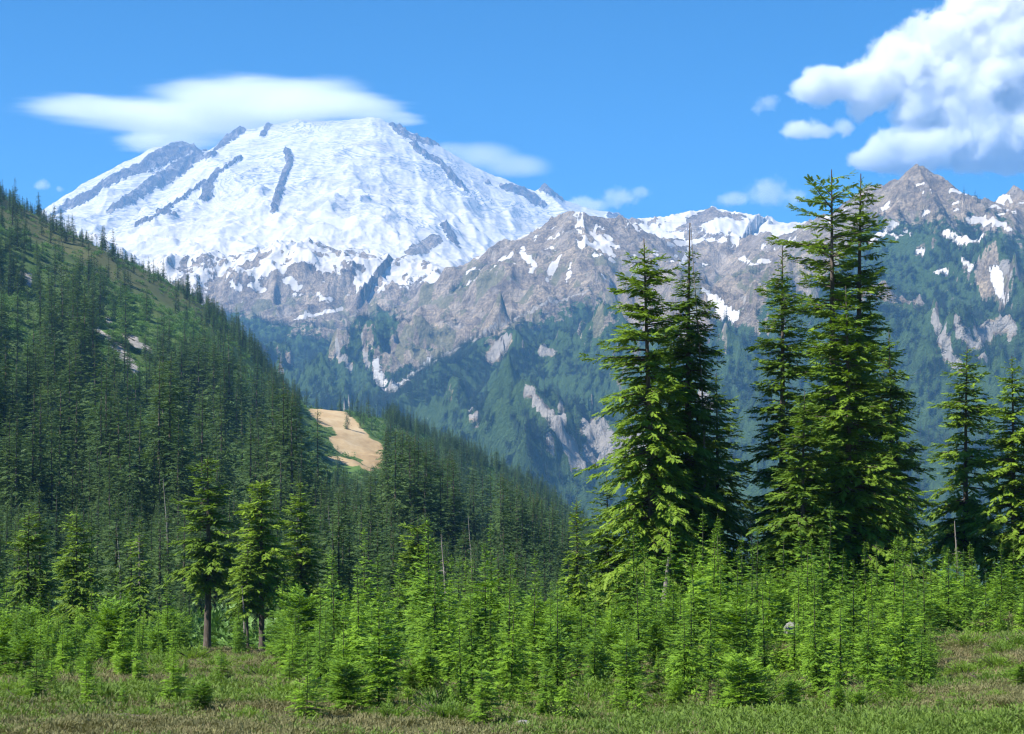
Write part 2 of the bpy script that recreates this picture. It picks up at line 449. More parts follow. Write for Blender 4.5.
SNOW_S = [
 [(374, 376, 3), (379, 382, 4.5), (384, 389, 3)], [(394, 391, 3), (405, 381, 3), (418, 372, 2.6), (428, 364, 1.6)],
 [(546, 283, 1.6), (552, 268, 3), (559, 257, 2)], [(569, 275, 3), (566, 281, 1.5), (570, 265, 1.2)], [(593, 237, 1.3), (596, 226, 1.6)],
 [(605, 236, 2), (611, 243, 3.5), (617, 249, 2.5)], [(611, 263, 3), (614, 257, 2)], [(601, 276, 1), (608, 282, 1.2), (612, 286, 1.2)],
 [(522, 248, 2.4), (524, 258, 3.5), (534, 266, 3), (530, 274, 2)], [(510, 255, 3), (500, 262, 2.5)], [(582, 246, 1.4), (586, 240, 1.2)],
 [(703, 292, 2.5), (712, 300, 3.5), (722, 314, 5), (736, 318, 3)], [(668, 246, 3), (690, 243, 3), (712, 240, 2.5)], [(672, 262, 2), (676, 256, 2)],
 [(665, 228, 6), (680, 223, 5)], [(722, 226, 5), (745, 226, 9), (765, 228, 7)], [(688, 252, 2.5), (680, 268, 2)], [(741, 258, 3), (750, 265, 2), (766, 262, 3)],
 [(870, 243, 3), (882, 234, 3.5), (895, 224, 3)], [(883, 210, 2.5), (888, 204, 2)], [(922, 197, 2.5)], [(926, 213, 3.5)],
 [(950, 190, 2), (960, 194, 1.6)], [(968, 222, 3), (982, 225, 3.5), (1000, 227, 3), (1010, 232, 2)], [(943, 234, 2.5), (955, 239, 3.5), (968, 243, 3.5), (982, 240, 2)],
 [(992, 272, 3), (997, 286, 3.5), (1004, 302, 3)], [(936, 272, 2), (946, 274, 2.5)], [(1014, 213, 2.5)], [(990, 208, 2), (1000, 208, 2)], [(918, 253, 3), (923, 258, 2)],
 [(962, 263, 2), (972, 270, 2)], [(955, 213, 3)],
 [(262, 292, 4), (250, 286, 3)], [(230, 286, 3), (240, 291, 2)], [(285, 282, 4), (298, 290, 4)], [(330, 303, 3), (318, 298, 2)], [(180, 276, 3), (172, 270, 3)],
 [(205, 288, 2), (190, 282, 2)], [(294, 320, 2), (340, 310, 2)],
 [(150, 262, 2.5), (165, 270, 2)], [(220, 254, 3), (235, 262, 2)], [(262, 252, 3), (276, 247, 2)], [(310, 254, 5), (318, 262, 4)], [(58, 228, 4), (44, 214, 4), (60, 205, 2.5)],
]
SCAR_S = [[(588, 292, 1.5), (545, 305, 1.5), (505, 325, 1.6), (470, 342, 1.6), (440, 358, 2), (425, 368, 2)],  # pale landslide scars in the forest
 [(524, 395, 2), (538, 404, 3), (548, 415, 5), (556, 428, 6), (564, 442, 6), (572, 455, 7), (574, 468, 6)], [(560, 404, 3), (562, 420, 4), (563, 436, 4)], [(548, 440, 4), (553, 455, 3)],
 [(585, 430, 6), (600, 425, 8), (590, 450, 9), (610, 440, 8), (580, 465, 5), (640, 445, 7), (640, 470, 6)], [(507, 340, 5), (498, 352, 6), (490, 360, 4)], [(546, 348, 6), (550, 356, 5), (540, 352, 3)],
 [(522, 345, 2)], [(477, 426, 2.5), (470, 412, 2.5)], [(934, 322, 3), (940, 338, 5), (946, 352, 5), (955, 366, 4), (962, 374, 2)], [(984, 330, 7), (978, 342, 6), (1004, 326, 6), (1010, 335, 5)], [(955, 330, 3), (968, 345, 4), (985, 360, 4)],
 [(335, 345, 2), (338, 360, 2), (350, 368, 2)], [(362, 340, 2), (363, 355, 2.5), (368, 368, 3)], [(395, 388, 5), (388, 392, 5)],
 [(1004, 265, 4), (1010, 280, 3)], [(700, 400, 4), (712, 415, 5)], [(745, 300, 4)], [(910, 500, 4), (905, 520, 3)],
]
BARE_S = [[(575, 270, 14), (545, 288, 16), (515, 305, 18), (480, 325, 18), (445, 347, 15), (420, 364, 9)], [(500, 285, 16), (460, 300, 20), (430, 320, 20), (405, 345, 16), (388, 366, 8)], [(330, 320, 14), (340, 345, 7)], [(660, 300, 30), (690, 330, 20), (620, 290, 22), (740, 300, 25)]]
Yf, Uf = YF, U
m_rock = stroke_mask(ROCK_S, gXF, gYF, ZF, Yf, Uf, 6000)
# rock ribs stand out of the snow
ZF = ZF + np.clip(m_rock * 1.2, 0, 1) * (4 + 30 * ridged(gXF / 70, gYF / 90, 4, 330)) * sstep(6900, 7200, gYF)
NF = slopes(gXF, gYF, ZF); steep = 1 - NF[..., 2]
m_snow = stroke_mask(SNOW_S, gXF, gYF, ZF, Yf, Uf, 1400)
m_bare = stroke_mask(BARE_S, gXF, gYF, ZF, Yf, Uf, 1400)
m_scar = stroke_mask(SCAR_S, gXF, gYF, ZF, Yf, Uf, 1400)
fx, fy = gXF, gYF
nz1 = fbm(fx / 75, fy / 120, 5, 301, 0.65); nz2 = fbm(fx / 320, fy / 420, 4, 311); nz3 = fbm(fx / 40, fy / 60, 3, 321)
high = sstep(6250, 6420, fy)
volc = sstep(7000, 7150, fy)
snow = high * (1 - sstep(0.42, 0.60, steep + nz1 * 0.10) * (1 - volc))
snow = snow * (1 - sstep(0.55, 0.7, steep + nz1 * 0.08))
# patches lying on the bench under the glacier and on the high shelves of the right-hand ridge
bench = sstep(560, 700, ZF + nz2 * 160) * (1 - high)
pat = sstep(-0.03, 0.17, nz1 + 0.5 * nz2 + 0.34 * (sstep(4800, 5300, fy) - 0.33) - 0.9 * np.clip(steep - 0.16, 0, 1) + (ZF - 760) / 1500)
snow = np.maximum(snow, bench * pat)
snow = np.maximum(snow * (1 - np.clip(m_rock * 1.5 + (m_rock > 0) * nz3 * 0.7, 0, 1)), np.clip(m_snow * 1.1 + (m_snow > 0) * nz3 * 0.6, 0, 1))
treeline = 500 + 190 * sstep(650, 1000, fx) + nz2 * 300 - 60 * sstep(5000, 4200, fy)
veg = sstep(60, -90, ZF - treeline + nz1 * 70) * (1 - sstep(0.50, 0.70, steep + nz1 * 0.15 - 0.22 * sstep(420, 150, ZF)))
scar = np.clip(m_scar + (m_scar > 0) * nz3 * 0.6, 0, 1)
veg = veg * (1 - 0.9 * np.clip(m_bare * 1.4 + (m_bare > 0) * nz1 * 1.2, 0, 1)) * (1 - scar) * (1 - np.clip(snow, 0, 1))
meadow = sstep(0.05, 0.3, nz2 + 0.5 * nz1 - 0.13) * veg
alpine = sstep(0.0, 0.25, nz1 + nz2 * 0.6) * sstep(260, -50, ZF - 560) * (1 - snow) * (1 - scar)

# ------------------------------------------------------------------ ground materials
def far_mat():
    s = N('mountain_ground')
    p = s.pos()
    nb = s.noise(p, 0.010, 8, 0.65, 0.4)
    nf = s.noise(p, 0.05, 6, 0.7)
    strata = s.noise(s.scale(p, (0.004, 0.004, 0.035)), 1.0, 5, 0.65, 0.8)
    edge = s.math('MULTIPLY', s.math('SUBTRACT', nf, 0.5), 2.4)
    rock = s.ramp(nb, [(0.30, (0.110, 0.095, 0.082)), (0.44, (0.25, 0.21, 0.168)), (0.56, (0.37, 0.315, 0.245)), (0.70, (0.50, 0.43, 0.335))])
    rock = s.mix(0.55, rock, s.ramp(strata, [(0.3, (0.55, 0.5, 0.5)), (0.7, (1.25, 1.15, 1.05))]), 'MULTIPLY')
    fine = s.noise(p, 0.13, 7, 0.75)
    rock = s.mix(0.85, rock, s.ramp(fine, [(0.36, (0.48, 0.47, 0.46)), (0.5, (1.02, 1.0, 0.93)), (0.62, (1.6, 1.53, 1.38))]), 'MULTIPLY')
    rock = s.mix(s.math('MULTIPLY', s.attr('glacier'), 0.8), rock, (0.070, 0.052, 0.045))
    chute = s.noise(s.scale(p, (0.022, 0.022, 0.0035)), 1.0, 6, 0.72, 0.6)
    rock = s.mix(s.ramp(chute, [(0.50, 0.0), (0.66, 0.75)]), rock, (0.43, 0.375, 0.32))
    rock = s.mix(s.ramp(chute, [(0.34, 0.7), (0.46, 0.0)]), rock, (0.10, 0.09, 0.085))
    alp = s.math('ADD', s.attr('alpine'), edge, clamp=True)
    rock = s.mix(s.math('MULTIPLY', s.ramp(alp, [(0.35, 0.0), (0.6, 1.0)]), 0.55), rock, s.mix(nf, (0.10, 0.13, 0.045), (0.17, 0.18, 0.07)))
    shrub = s.mix(nf, (0.035, 0.075, 0.022), (0.10, 0.165, 0.045))
    forest = s.mix(nf, (0.030, 0.070, 0.024), (0.095, 0.150, 0.048))
    green = s.mix(s.ramp(s.math('ADD', s.attr('meadow'), edge, clamp=True), [(0.35, 0.0), (0.6, 1.0)]), forest, shrub)
    vg = s.ramp(s.math('ADD', s.attr('veg'), edge, clamp=True), [(0.38, 0.0), (0.55, 1.0)])
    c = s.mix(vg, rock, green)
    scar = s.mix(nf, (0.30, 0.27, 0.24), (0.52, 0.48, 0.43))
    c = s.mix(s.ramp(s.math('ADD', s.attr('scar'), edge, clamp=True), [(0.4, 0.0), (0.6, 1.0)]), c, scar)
    # old snow: white, with dusty bands and blue-grey crevasse fields
    fld = s.noise(s.scale(p, (0.0011, 0.0011, 0.0042)), 1.0, 5, 0.55, 0.9)
    line = s.math('PINGPONG', s.math('MULTIPLY', fld, 26.0), 0.5)
    crk = s.ramp(line, [(0.0, 1.0), (0.10, 0.7), (0.22, 0.0)])
    fld2 = s.noise(s.scale(p, (0.004, 0.004, 0.016)), 1.0, 6, 0.7, 1.5)
    crk2 = s.ramp(s.math('PINGPONG', s.math('MULTIPLY', fld2, 12.0), 0.5), [(0.0, 1.0), (0.16, 0.0)])
    where = s.math('MULTIPLY', s.ramp(s.noise(p, 0.0026, 4, 0.6, 0.5), [(0.42, 0.0), (0.60, 1.0)]), s.attr('glacier'))
    where2 = s.math('MULTIPLY', s.ramp(s.noise(s.scale(p, (1, 1, 1.6)), 0.0035, 4, 0.6, 0.8), [(0.54, 0.0), (0.66, 0.9)]), s.attr('glacier'))
    cr = s.math('MAXIMUM', s.math('MULTIPLY', crk, s.math('MULTIPLY_ADD', where, 0.70, 0.25)), s.math('MULTIPLY', crk2, where2))
    dirt = s.ramp(s.noise(s.scale(p, (0.003, 0.003, 0.02)), 1.0, 7, 0.7, 1.2), [(0.5, 0.0), (0.72, 1.0)])
    snowc = s.mix(s.math('MULTIPLY', dirt, 0.6), (0.51, 0.485, 0.455), (0.31, 0.26, 0.215))
    snowc = s.mix(s.math('MULTIPLY', s.math('MULTIPLY', cr, s.attr('glacier')), 0.9), snowc, (0.16, 0.18, 0.21))
    sn = s.ramp(s.math('ADD', s.attr('snow'), s.math('MULTIPLY', edge, 0.9), clamp=True), [(0.42, 0.0), (0.52, 1.0)])
    c = s.mix(sn, c, snowc)
    h1 = s.math('MULTIPLY', s.noise(s.scale(p, (1, 1, 0.5)), 0.018, 10, 0.68, 0.3), s.math('SUBTRACT', 1.0, s.math('MULTIPLY', sn, 0.95)))
    h2 = s.math('MULTIPLY', s.math('MULTIPLY', cr, -1.0), sn)
    b = s.bump(h1, 1.0, 60.0)
    b = s.bump(h2, 0.4, 7.0, b)
    b = s.bump(s.noise(p, 0.006, 8, 0.62), 0.08, 30.0, b)
    return s.surface(c, 0.92, 0.08, b)
M_FARG = far_mat()

def grid_faces(a, b):
    i = np.arange(a - 1)[:, None] * b + np.arange(b - 1)[None, :]
    return np.stack([i, i + 1, i + b + 1, i + b], -1).reshape(-1, 4)

def sheet(name, X, Y, Z, mat, attrs):
    v = np.stack([X, Y, Z], -1).reshape(-1, 3)
    me = mesh_arrays(name, v, grid_faces(*X.shape), True, mat, {k: a.ravel() for k, a in attrs.items()})
    o = link(name, me); tag(o, kind='structure'); return o
ks = int(np.searchsorted(YF, 6250))
fa = dict(glacier=volc, snow=snow, veg=veg, meadow=meadow, scar=scar, alpine=alpine)
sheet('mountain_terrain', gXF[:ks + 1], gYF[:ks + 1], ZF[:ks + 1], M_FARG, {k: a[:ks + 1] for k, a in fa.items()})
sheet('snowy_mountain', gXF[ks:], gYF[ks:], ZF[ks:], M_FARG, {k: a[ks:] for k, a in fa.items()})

# ------------------------------------------------------------------ near ground cover
NSC = [[(345, 430, 10), (356, 445, 10), (366, 458, 8)], [(318, 404, 9), (340, 405, 9)], [(372, 446, 9), (376, 466, 9)], [(330, 408, 10), (340, 422, 13), (352, 436, 12), (366, 448, 9), (374, 458, 9), (368, 468, 7)], [(338, 440, 8), (345, 455, 8)], [(316, 410, 8), (325, 425, 7)], [(333, 460, 5), (352, 462, 8)]]
NRK = [[(90, 326, 4), (98, 333, 4), (108, 342, 5), (118, 350, 5), (128, 362, 5), (135, 372, 4)], [(126, 336, 4), (138, 350, 5), (148, 355, 4)], [(106, 318, 2), (110, 330, 3)], [(24, 276, 5), (28, 286, 3)],
       [(470, 478, 4), (472, 486, 4)], [(520, 477, 4)], [(566, 518, 3)], [(45, 484, 3), (60, 494, 3)]]
NLUSH = [[(24, 468, 8), (40, 480, 9), (58, 492, 9), (76, 508, 8)], [(126, 462, 9), (140, 478, 12), (156, 492, 12)], [(100, 348, 16), (120, 330, 14), (135, 300, 12)], [(8, 330, 10)], [(236, 510, 8), (236, 525, 7)], [(350, 470, 8)], [(490, 470, 6), (488, 500, 6)], [(175, 330, 12), (200, 330, 8)]]
m_sc = stroke_mask(NSC, gXN, gYN, ZN, YN, UN, 300)
m_rk = stroke_mask(NRK, gXN, gYN, ZN, YN, UN, 150)
m_lu = stroke_mask(NLUSH, gXN, gYN, ZN, YN, UN, 120)
n1 = fbm(gXN / 9, gYN / 9, 4, 401); n2 = fbm(gXN / 45, gYN / 45, 4, 411)
pxN = 512 + F * gUN
ridge_grass = sstep(780, 900, gYN + n2 * 120) * sstep(300, 120, pxN + n2 * 60)
path = sstep(0.0, 0.35, fbm(gXN / 3.5, gYN / 2.2, 3, 421) + 0.35 + n1 * 0.5 - np.sqrt(((pxN - 1000) / 95) ** 2 + ((gYN - 15.5) / 3.4) ** 2) * 0.62)
heath = sstep(90, 60, gYN + n1 * 10)
def near_mat():
    s = N('meadow_ground')
    p = s.pos()
    n = s.noise(p, 0.8, 7, 0.7, 0.3); nb = s.noise(p, 0.09, 5, 0.6); nf = s.noise(p, 7.0, 5, 0.75)
    und = s.mix(nb, (0.045, 0.090, 0.025), (0.130, 0.200, 0.050))
    und = s.mix(s.math('MULTIPLY', n, 0.7), und, (0.055, 0.075, 0.025))
    lush = s.mix(n, (0.060, 0.125, 0.030), (0.13, 0.21, 0.05))
    c = s.mix(s.attr('lush'), und, lush)
    c = s.mix(s.attr('ridge_grass'), c, s.mix(nb, (0.065, 0.080, 0.030), (0.120, 0.115, 0.050)))
    he = s.ramp(n, [(0.3, (0.085, 0.085, 0.035)), (0.5, (0.16, 0.15, 0.065)), (0.7, (0.27, 0.23, 0.13))])
    he = s.mix(s.ramp(nb, [(0.42, 0.0), (0.62, 1.0)]), he, s.mix(nf, (0.07, 0.12, 0.025), (0.14, 0.20, 0.05)))
    c = s.mix(s.attr('heath'), c, he)
    c = s.mix(s.attr('path'), c, s.mix(nf, (0.14, 0.105, 0.07), (0.26, 0.20, 0.14)))
    e = s.math('MULTIPLY', s.math('SUBTRACT', s.noise(p, 0.12, 6, 0.7), 0.5), 1.0)
    c = s.mix(s.ramp(s.math('ADD', s.attr('rock'), e, clamp=True), [(0.3, 0.0), (0.5, 1.0)]), c, s.ramp(s.noise(p, 0.25, 6, 0.7), [(0.3, (0.16, 0.145, 0.13)), (0.7, (0.42, 0.39, 0.35))]))
    ms = s.ramp(s.math('ADD', s.attr('scree'), e, clamp=True), [(0.3, 0.0), (0.42, 1.0)])
    c = s.mix(ms, c, s.ramp(s.noise(s.scale(p, (0.05, 0.02, 0.05)), 1.0, 8, 0.7), [(0.3, (0.24, 0.16, 0.08)), (0.5, (0.40, 0.29, 0.16)), (0.7, (0.50, 0.39, 0.24))]))
    b = s.bump(nf, 0.6, 0.06); b = s.bump(n, 0.7, 0.35, b)
    return s.surface(c, 0.95, 0.05, b)
M_NEAR = near_mat()
sheet('ground', gXN, gYN, ZN, M_NEAR, dict(lush=np.clip(m_lu + n1 * 0.4 * (m_lu > 0), 0, 1), ridge_grass=ridge_grass, heath=heath, path=path, rock=np.clip(m_rk, 0, 1), scree=np.clip(m_sc, 0, 1)))

def sample(A, X, Y, Yax, Uax):
    i = np.clip(np.searchsorted(Yax, Y), 0, len(Yax) - 1); j = np.clip(np.searchsorted(Uax, X / Y), 0, len(Uax) - 1)
    return A[i, j]
def bil(A, X, Y, Yax, Uax):
    u = X / Y
    i = np.clip(np.searchsorted(Yax, Y) - 1, 0, len(Yax) - 2); j = np.clip(np.searchsorted(Uax, u) - 1, 0, len(Uax) - 2)
    a = np.clip((Y - Yax[i]) / (Yax[i + 1] - Yax[i]), 0, 1); b = np.clip((u - Uax[j]) / (Uax[j + 1] - Uax[j]), 0, 1)
    return A[i, j] * (1 - a) * (1 - b) + A[i + 1, j] * a * (1 - b) + A[i, j + 1] * (1 - a) * b + A[i + 1, j + 1] * a * b
def gz(x, y):
    return float(bil(ZN, np.array([x]), np.array([float(y)]), YN, UN)[0])

print('T', round(time.time()-_T0,1))
# ------------------------------------------------------------------ haze and clouds
TOP = float(ZF.max()) + 12
def box(name, x0, x1, y0, y1, z0, z1):
    v = [(x, y, z) for x in (x0, x1) for y in (y0, y1) for z in (z0, z1)]
    f = [(0, 1, 3, 2), (4, 6, 7, 5), (0, 4, 5, 1), (2, 3, 7, 6), (0, 2, 6, 4), (1, 5, 7, 3)]
    me = bpy.data.meshes.new(name); me.from_pydata(v, [], f); return me
zmin = min(float(ZF.min()), float(ZN.min())) - 1.0
hz = link('haze', box('haze', -10500, 10500, -600, 11650, zmin, TOP)); tag(hz, kind='stuff')
s = N('mountain_air')
pv = s.n('ShaderNodeVolumePrincipled')
pv.inputs['Density Attribute'].default_value = ''
pv.inputs['Color'].default_value = (0.22, 0.53, 1.0, 1)
pv.inputs['Density'].default_value = 0.000080
pv.inputs['Anisotropy'].default_value = 0.0
s.l(pv.outputs[0], s.out.inputs['Volume'])
hz.data.materials.append(s.m)

def cloud(name, label, blobs, km, dens, nscale, namp, soft, group=None, cat='cloud', stretch=(1, 1, 1), flat=1.0, seed=0.0, thick=1.0):
    """a cloud: a closed domain whose volume is a union of soft puffs broken by noise; blobs = (px, py, rx, ry[, dkm])"""
    B = []
    for b in blobs:
        k = km + (b[4] if len(b) > 4 else 0)
        c = WP(b[0], b[1], k); sc = k * 1000 / F
        B.append((c, (b[2] * sc, max(b[2], b[3]) * sc * thick, b[3] * sc)))
    lo = [min(c[i] - r[i] * 1.25 for c, r in B) for i in range(3)]; hi = [max(c[i] + r[i] * 1.25 for c, r in B) for i in range(3)]
    lo[2] = max(lo[2], TOP + 6)
    cen = [(a + b) / 2 for a, b in zip(lo, hi)]
    o = link(name, box(name, *[q for i in range(3) for q in (lo[i] - cen[i], hi[i] - cen[i])]))
    o.location = cen
    if label: tag(o, label, cat, group, 'thing')
    s = N(name + '_vapour'); p = s.objco()
    wn = s.n('ShaderNodeTexNoise'); s.l(s.scale(p, stretch), wn.inputs['Vector']); wn.inputs['Scale'].default_value = nscale; wn.inputs['Detail'].default_value = 6
    wn.inputs['Roughness'].default_value = 0.62; wn.inputs['Distortion'].default_value = 0.3
    wn.noise_dimensions = '4D'; wn.inputs['W'].default_value = seed
    acc = None
    for c, r in B:
        vs = s.n('ShaderNodeVectorMath', operation='SUBTRACT'); s.l(p, vs.inputs[0]); vs.inputs[1].default_value = [a - b for a, b in zip(c, cen)]
        vd = s.n('ShaderNodeVectorMath', operation='DIVIDE'); s.l(vs.outputs[0], vd.inputs[0]); vd.inputs[1].default_value = r
        ln = s.n('ShaderNodeVectorMath', operation='LENGTH'); s.l(vd.outputs[0], ln.inputs[0])
        f = s.math('SUBTRACT', 1.0, ln.outputs['Value'])
        if acc is None: acc = f
        else:
            mx = s.n('ShaderNodeMath', operation='SMOOTH_MAX'); s.l(acc, mx.inputs[0]); s.l(f, mx.inputs[1]); mx.inputs[2].default_value = 0.25; acc = mx.outputs[0]
    d = s.math('ADD', acc, s.math('MULTIPLY', s.math('SUBTRACT', wn.outputs['Fac'], 0.52), namp))
    mr = s.n('ShaderNodeMapRange', interpolation_type='SMOOTHSTEP'); s.l(d, mr.inputs['Value'])
    mr.inputs['From Min'].default_value = 0.0; mr.inputs['From Max'].default_value = soft
    mr.inputs['To Min'].default_value = 0.0; mr.inputs['To Max'].default_value = dens
    v = s.n('ShaderNodeVolumePrincipled'); v.inputs['Density Attribute'].default_value = ''
    v.inputs['Color'].default_value = (1, 1, 1, 1); v.inputs['Anisotropy'].default_value = 0.0
    s.l(mr.outputs[0], v.inputs['Density']); s.l(v.outputs[0], s.out.inputs['Volume'])
    o.data.materials.append(s.m)
    return o

cloud('cloud', 'long flat white lens shaped cloud lying across the snowy summit',
      [(90, 110, 90, 11, 1.3), (140, 114, 95, 18, 1.3), (200, 118, 85, 28, 1.2), (170, 140, 55, 18, 1.7), (240, 102, 105, 24, 0.6), (310, 97, 85, 24, 0.0), (355, 106, 60, 18, -0.1), (382, 113, 45, 13, 0.2), (406, 121, 30, 9, 0.5), (300, 110, 100, 14, -0.2), (250, 122, 70, 18, 0.7)],
      9.1, 0.0075, 0.0032, 2.0, 0.7, stretch=(0.28, 0.5, 4.0), seed=1.3, thick=0.55)
cloud('cloud', 'big white cumulus cloud at the upper right corner of the sky',
      [(828, 86, 40, 21), (872, 88, 42, 30), (905, 66, 46, 40), (945, 46, 48, 42), (985, 22, 50, 42), (1010, 60, 70, 55), (920, 150, 62, 26), (885, 158, 38, 16), (985, 140, 72, 34), (950, 100, 70, 45), (1060, 100, 80, 60), (1050, 10, 80, 60), (1110, 60, 90, 70), (1050, 150, 70, 28)],
      12.2, 0.015, 0.0042, 1.7, 0.3, seed=4.1, thick=0.8)
cloud('cloud', 'small puff of cloud just under the left end of the big cumulus',
      [(800, 130, 22, 11), (842, 128, 14, 11), (820, 131, 20, 7)], 12.6, 0.009000000000000001, 0.0075, 2.16, 0.5, group=None, seed=2.2)
cloud('cloud', 'faint wispy cloud right of the big hemlocks, low over the ridge',
      [(770, 193, 26, 14), (735, 200, 22, 8), (790, 197, 20, 10)], 13.6, 0.0039, 0.006, 2.64, 0.6, seed=6.2)
cloud('cloud', 'thin trailing cloud behind the right shoulder of the snowy mountain',
      [(480, 156, 45, 13), (515, 166, 45, 12), (450, 150, 30, 8)], 10.9, 0.0030, 0.003, 0.7, 0.7, stretch=(0.6, 0.8, 2.2), seed=3.7)
cloud('cloud', 'small torn cloud low between the snowy mountain and the rocky ridge',
      [(622, 198, 20, 10), (585, 206, 26, 10), (640, 192, 12, 7)], 12.5, 0.00525, 0.0075, 2.64, 0.5, seed=8.4)
cloud('cloud', 'tiny white cloud in the blue sky left of the snowy mountain',
      [(42, 185, 8, 7), (60, 189, 5, 4)], 12.5, 0.009000000000000001, 0.013499999999999998, 2.16, 0.5, seed=5.5)
cloud('cloud', 'faint little wisp of cloud left of the big cumulus',
      [(768, 103, 15, 8), (758, 110, 8, 8)], 12.9, 0.0033, 0.012, 2.64, 0.6, seed=9.1)

# ------------------------------------------------------------------ conifers
def leaf_template(pairs, width=0.30, ang=0.55, blade=0.075, seed=0):
    """a spray of needles: jagged leaflets on both sides of a twig of unit length"""
    r = np.random.default_rng(seed); T = []
    for i in range(pairs):
        t = 0.04 + 0.9 * i / pairs
        w = width * (1 - 0.75 * t ** 1.6) * (0.5 + min(1, t * 3) * 0.5)
        for sg in (-1, 1):
            ww = w * r.uniform(0.7, 1.2); tt = t + r.uniform(-0.03, 0.03)
            T.append([(tt - blade, 0, 0), (tt + blade, 0, 0.0), (tt + ww * ang * 1.6, sg * ww, -0.16 * ww + r.uniform(-0.08, 0.1))])
    T.append([(0.8, -blade, 0), (0.8, blade, 0), (1.08, 0, -0.03)])
    T.append([(0.0, -0.018, -0.01), (0.0, 0.018, -0.01), (0.95, 0, -0.01)])
    return np.array(T)            # (nt,3,3)

TPL = {'fine': [leaf_template(8, 0.30, blade=0.095, seed=i) for i in range(3)], 'mid': [leaf_template(5, 0.34, blade=0.10, seed=i + 5) for i in range(3)],
       'low': [leaf_template(3, 0.42, blade=0.17, seed=i + 9) for i in range(2)]}

def sprays(O, D, S, L, kind, r):
    """place spray templates: origins O, directions D, side vectors S, lengths L -> verts, faces, tone"""
    V = []; TN = []
    tp = TPL[kind]; pick = r.integers(0, len(tp), len(O))
    for k, t in enumerate(tp):
        m = pick == k
        if not m.any(): continue
        d = D[m]; s_ = S[m]; up = np.cross(d, s_)
        v = O[m][:, None, None, :] + L[m][:, None, None, None] * (t[None, ..., 0:1] * d[:, None, None, :] + t[None, ..., 1:2] * s_[:, None, None, :] + t[None, ..., 2:3] * up[:, None, None, :])
        V.append(v.reshape(-1, 3, 3))
        TN.append(np.repeat(r.uniform(0, 1, m.sum()), len(t)) * 0.75 + r.uniform(0, 0.25, m.sum() * len(t)))
    V = np.concatenate(V); TN = np.concatenate(TN)
    return V.reshape(-1, 3), np.arange(len(V) * 3).reshape(-1, 3), TN

def tube(pts, rad, n=7):
    """tapered tube through points -> verts, quad faces"""
    pts = np.array(pts, float); V = []
    for i, p in enumerate(pts):
        a = pts[min(i + 1, len(pts) - 1)] - pts[max(i - 1, 0)]; a /= np.linalg.norm(a) + 1e-9
        x = np.cross(a, (0.3, 1, 0.2)); x /= np.linalg.norm(x); y = np.cross(a, x)
        for k in range(n):
            th = 2 * math.pi * k / n
            V.append(p + rad[i] * (math.cos(th) * x + math.sin(th) * y))
    Fc = [(i * n + k, i * n + (k + 1) % n, (i + 1) * n + (k + 1) % n, (i + 1) * n + k) for i in range(len(pts) - 1) for k in range(n)]
    return V, Fc

def norm(a): return a / (np.linalg.norm(a, axis=-1, keepdims=True) + 1e-9)

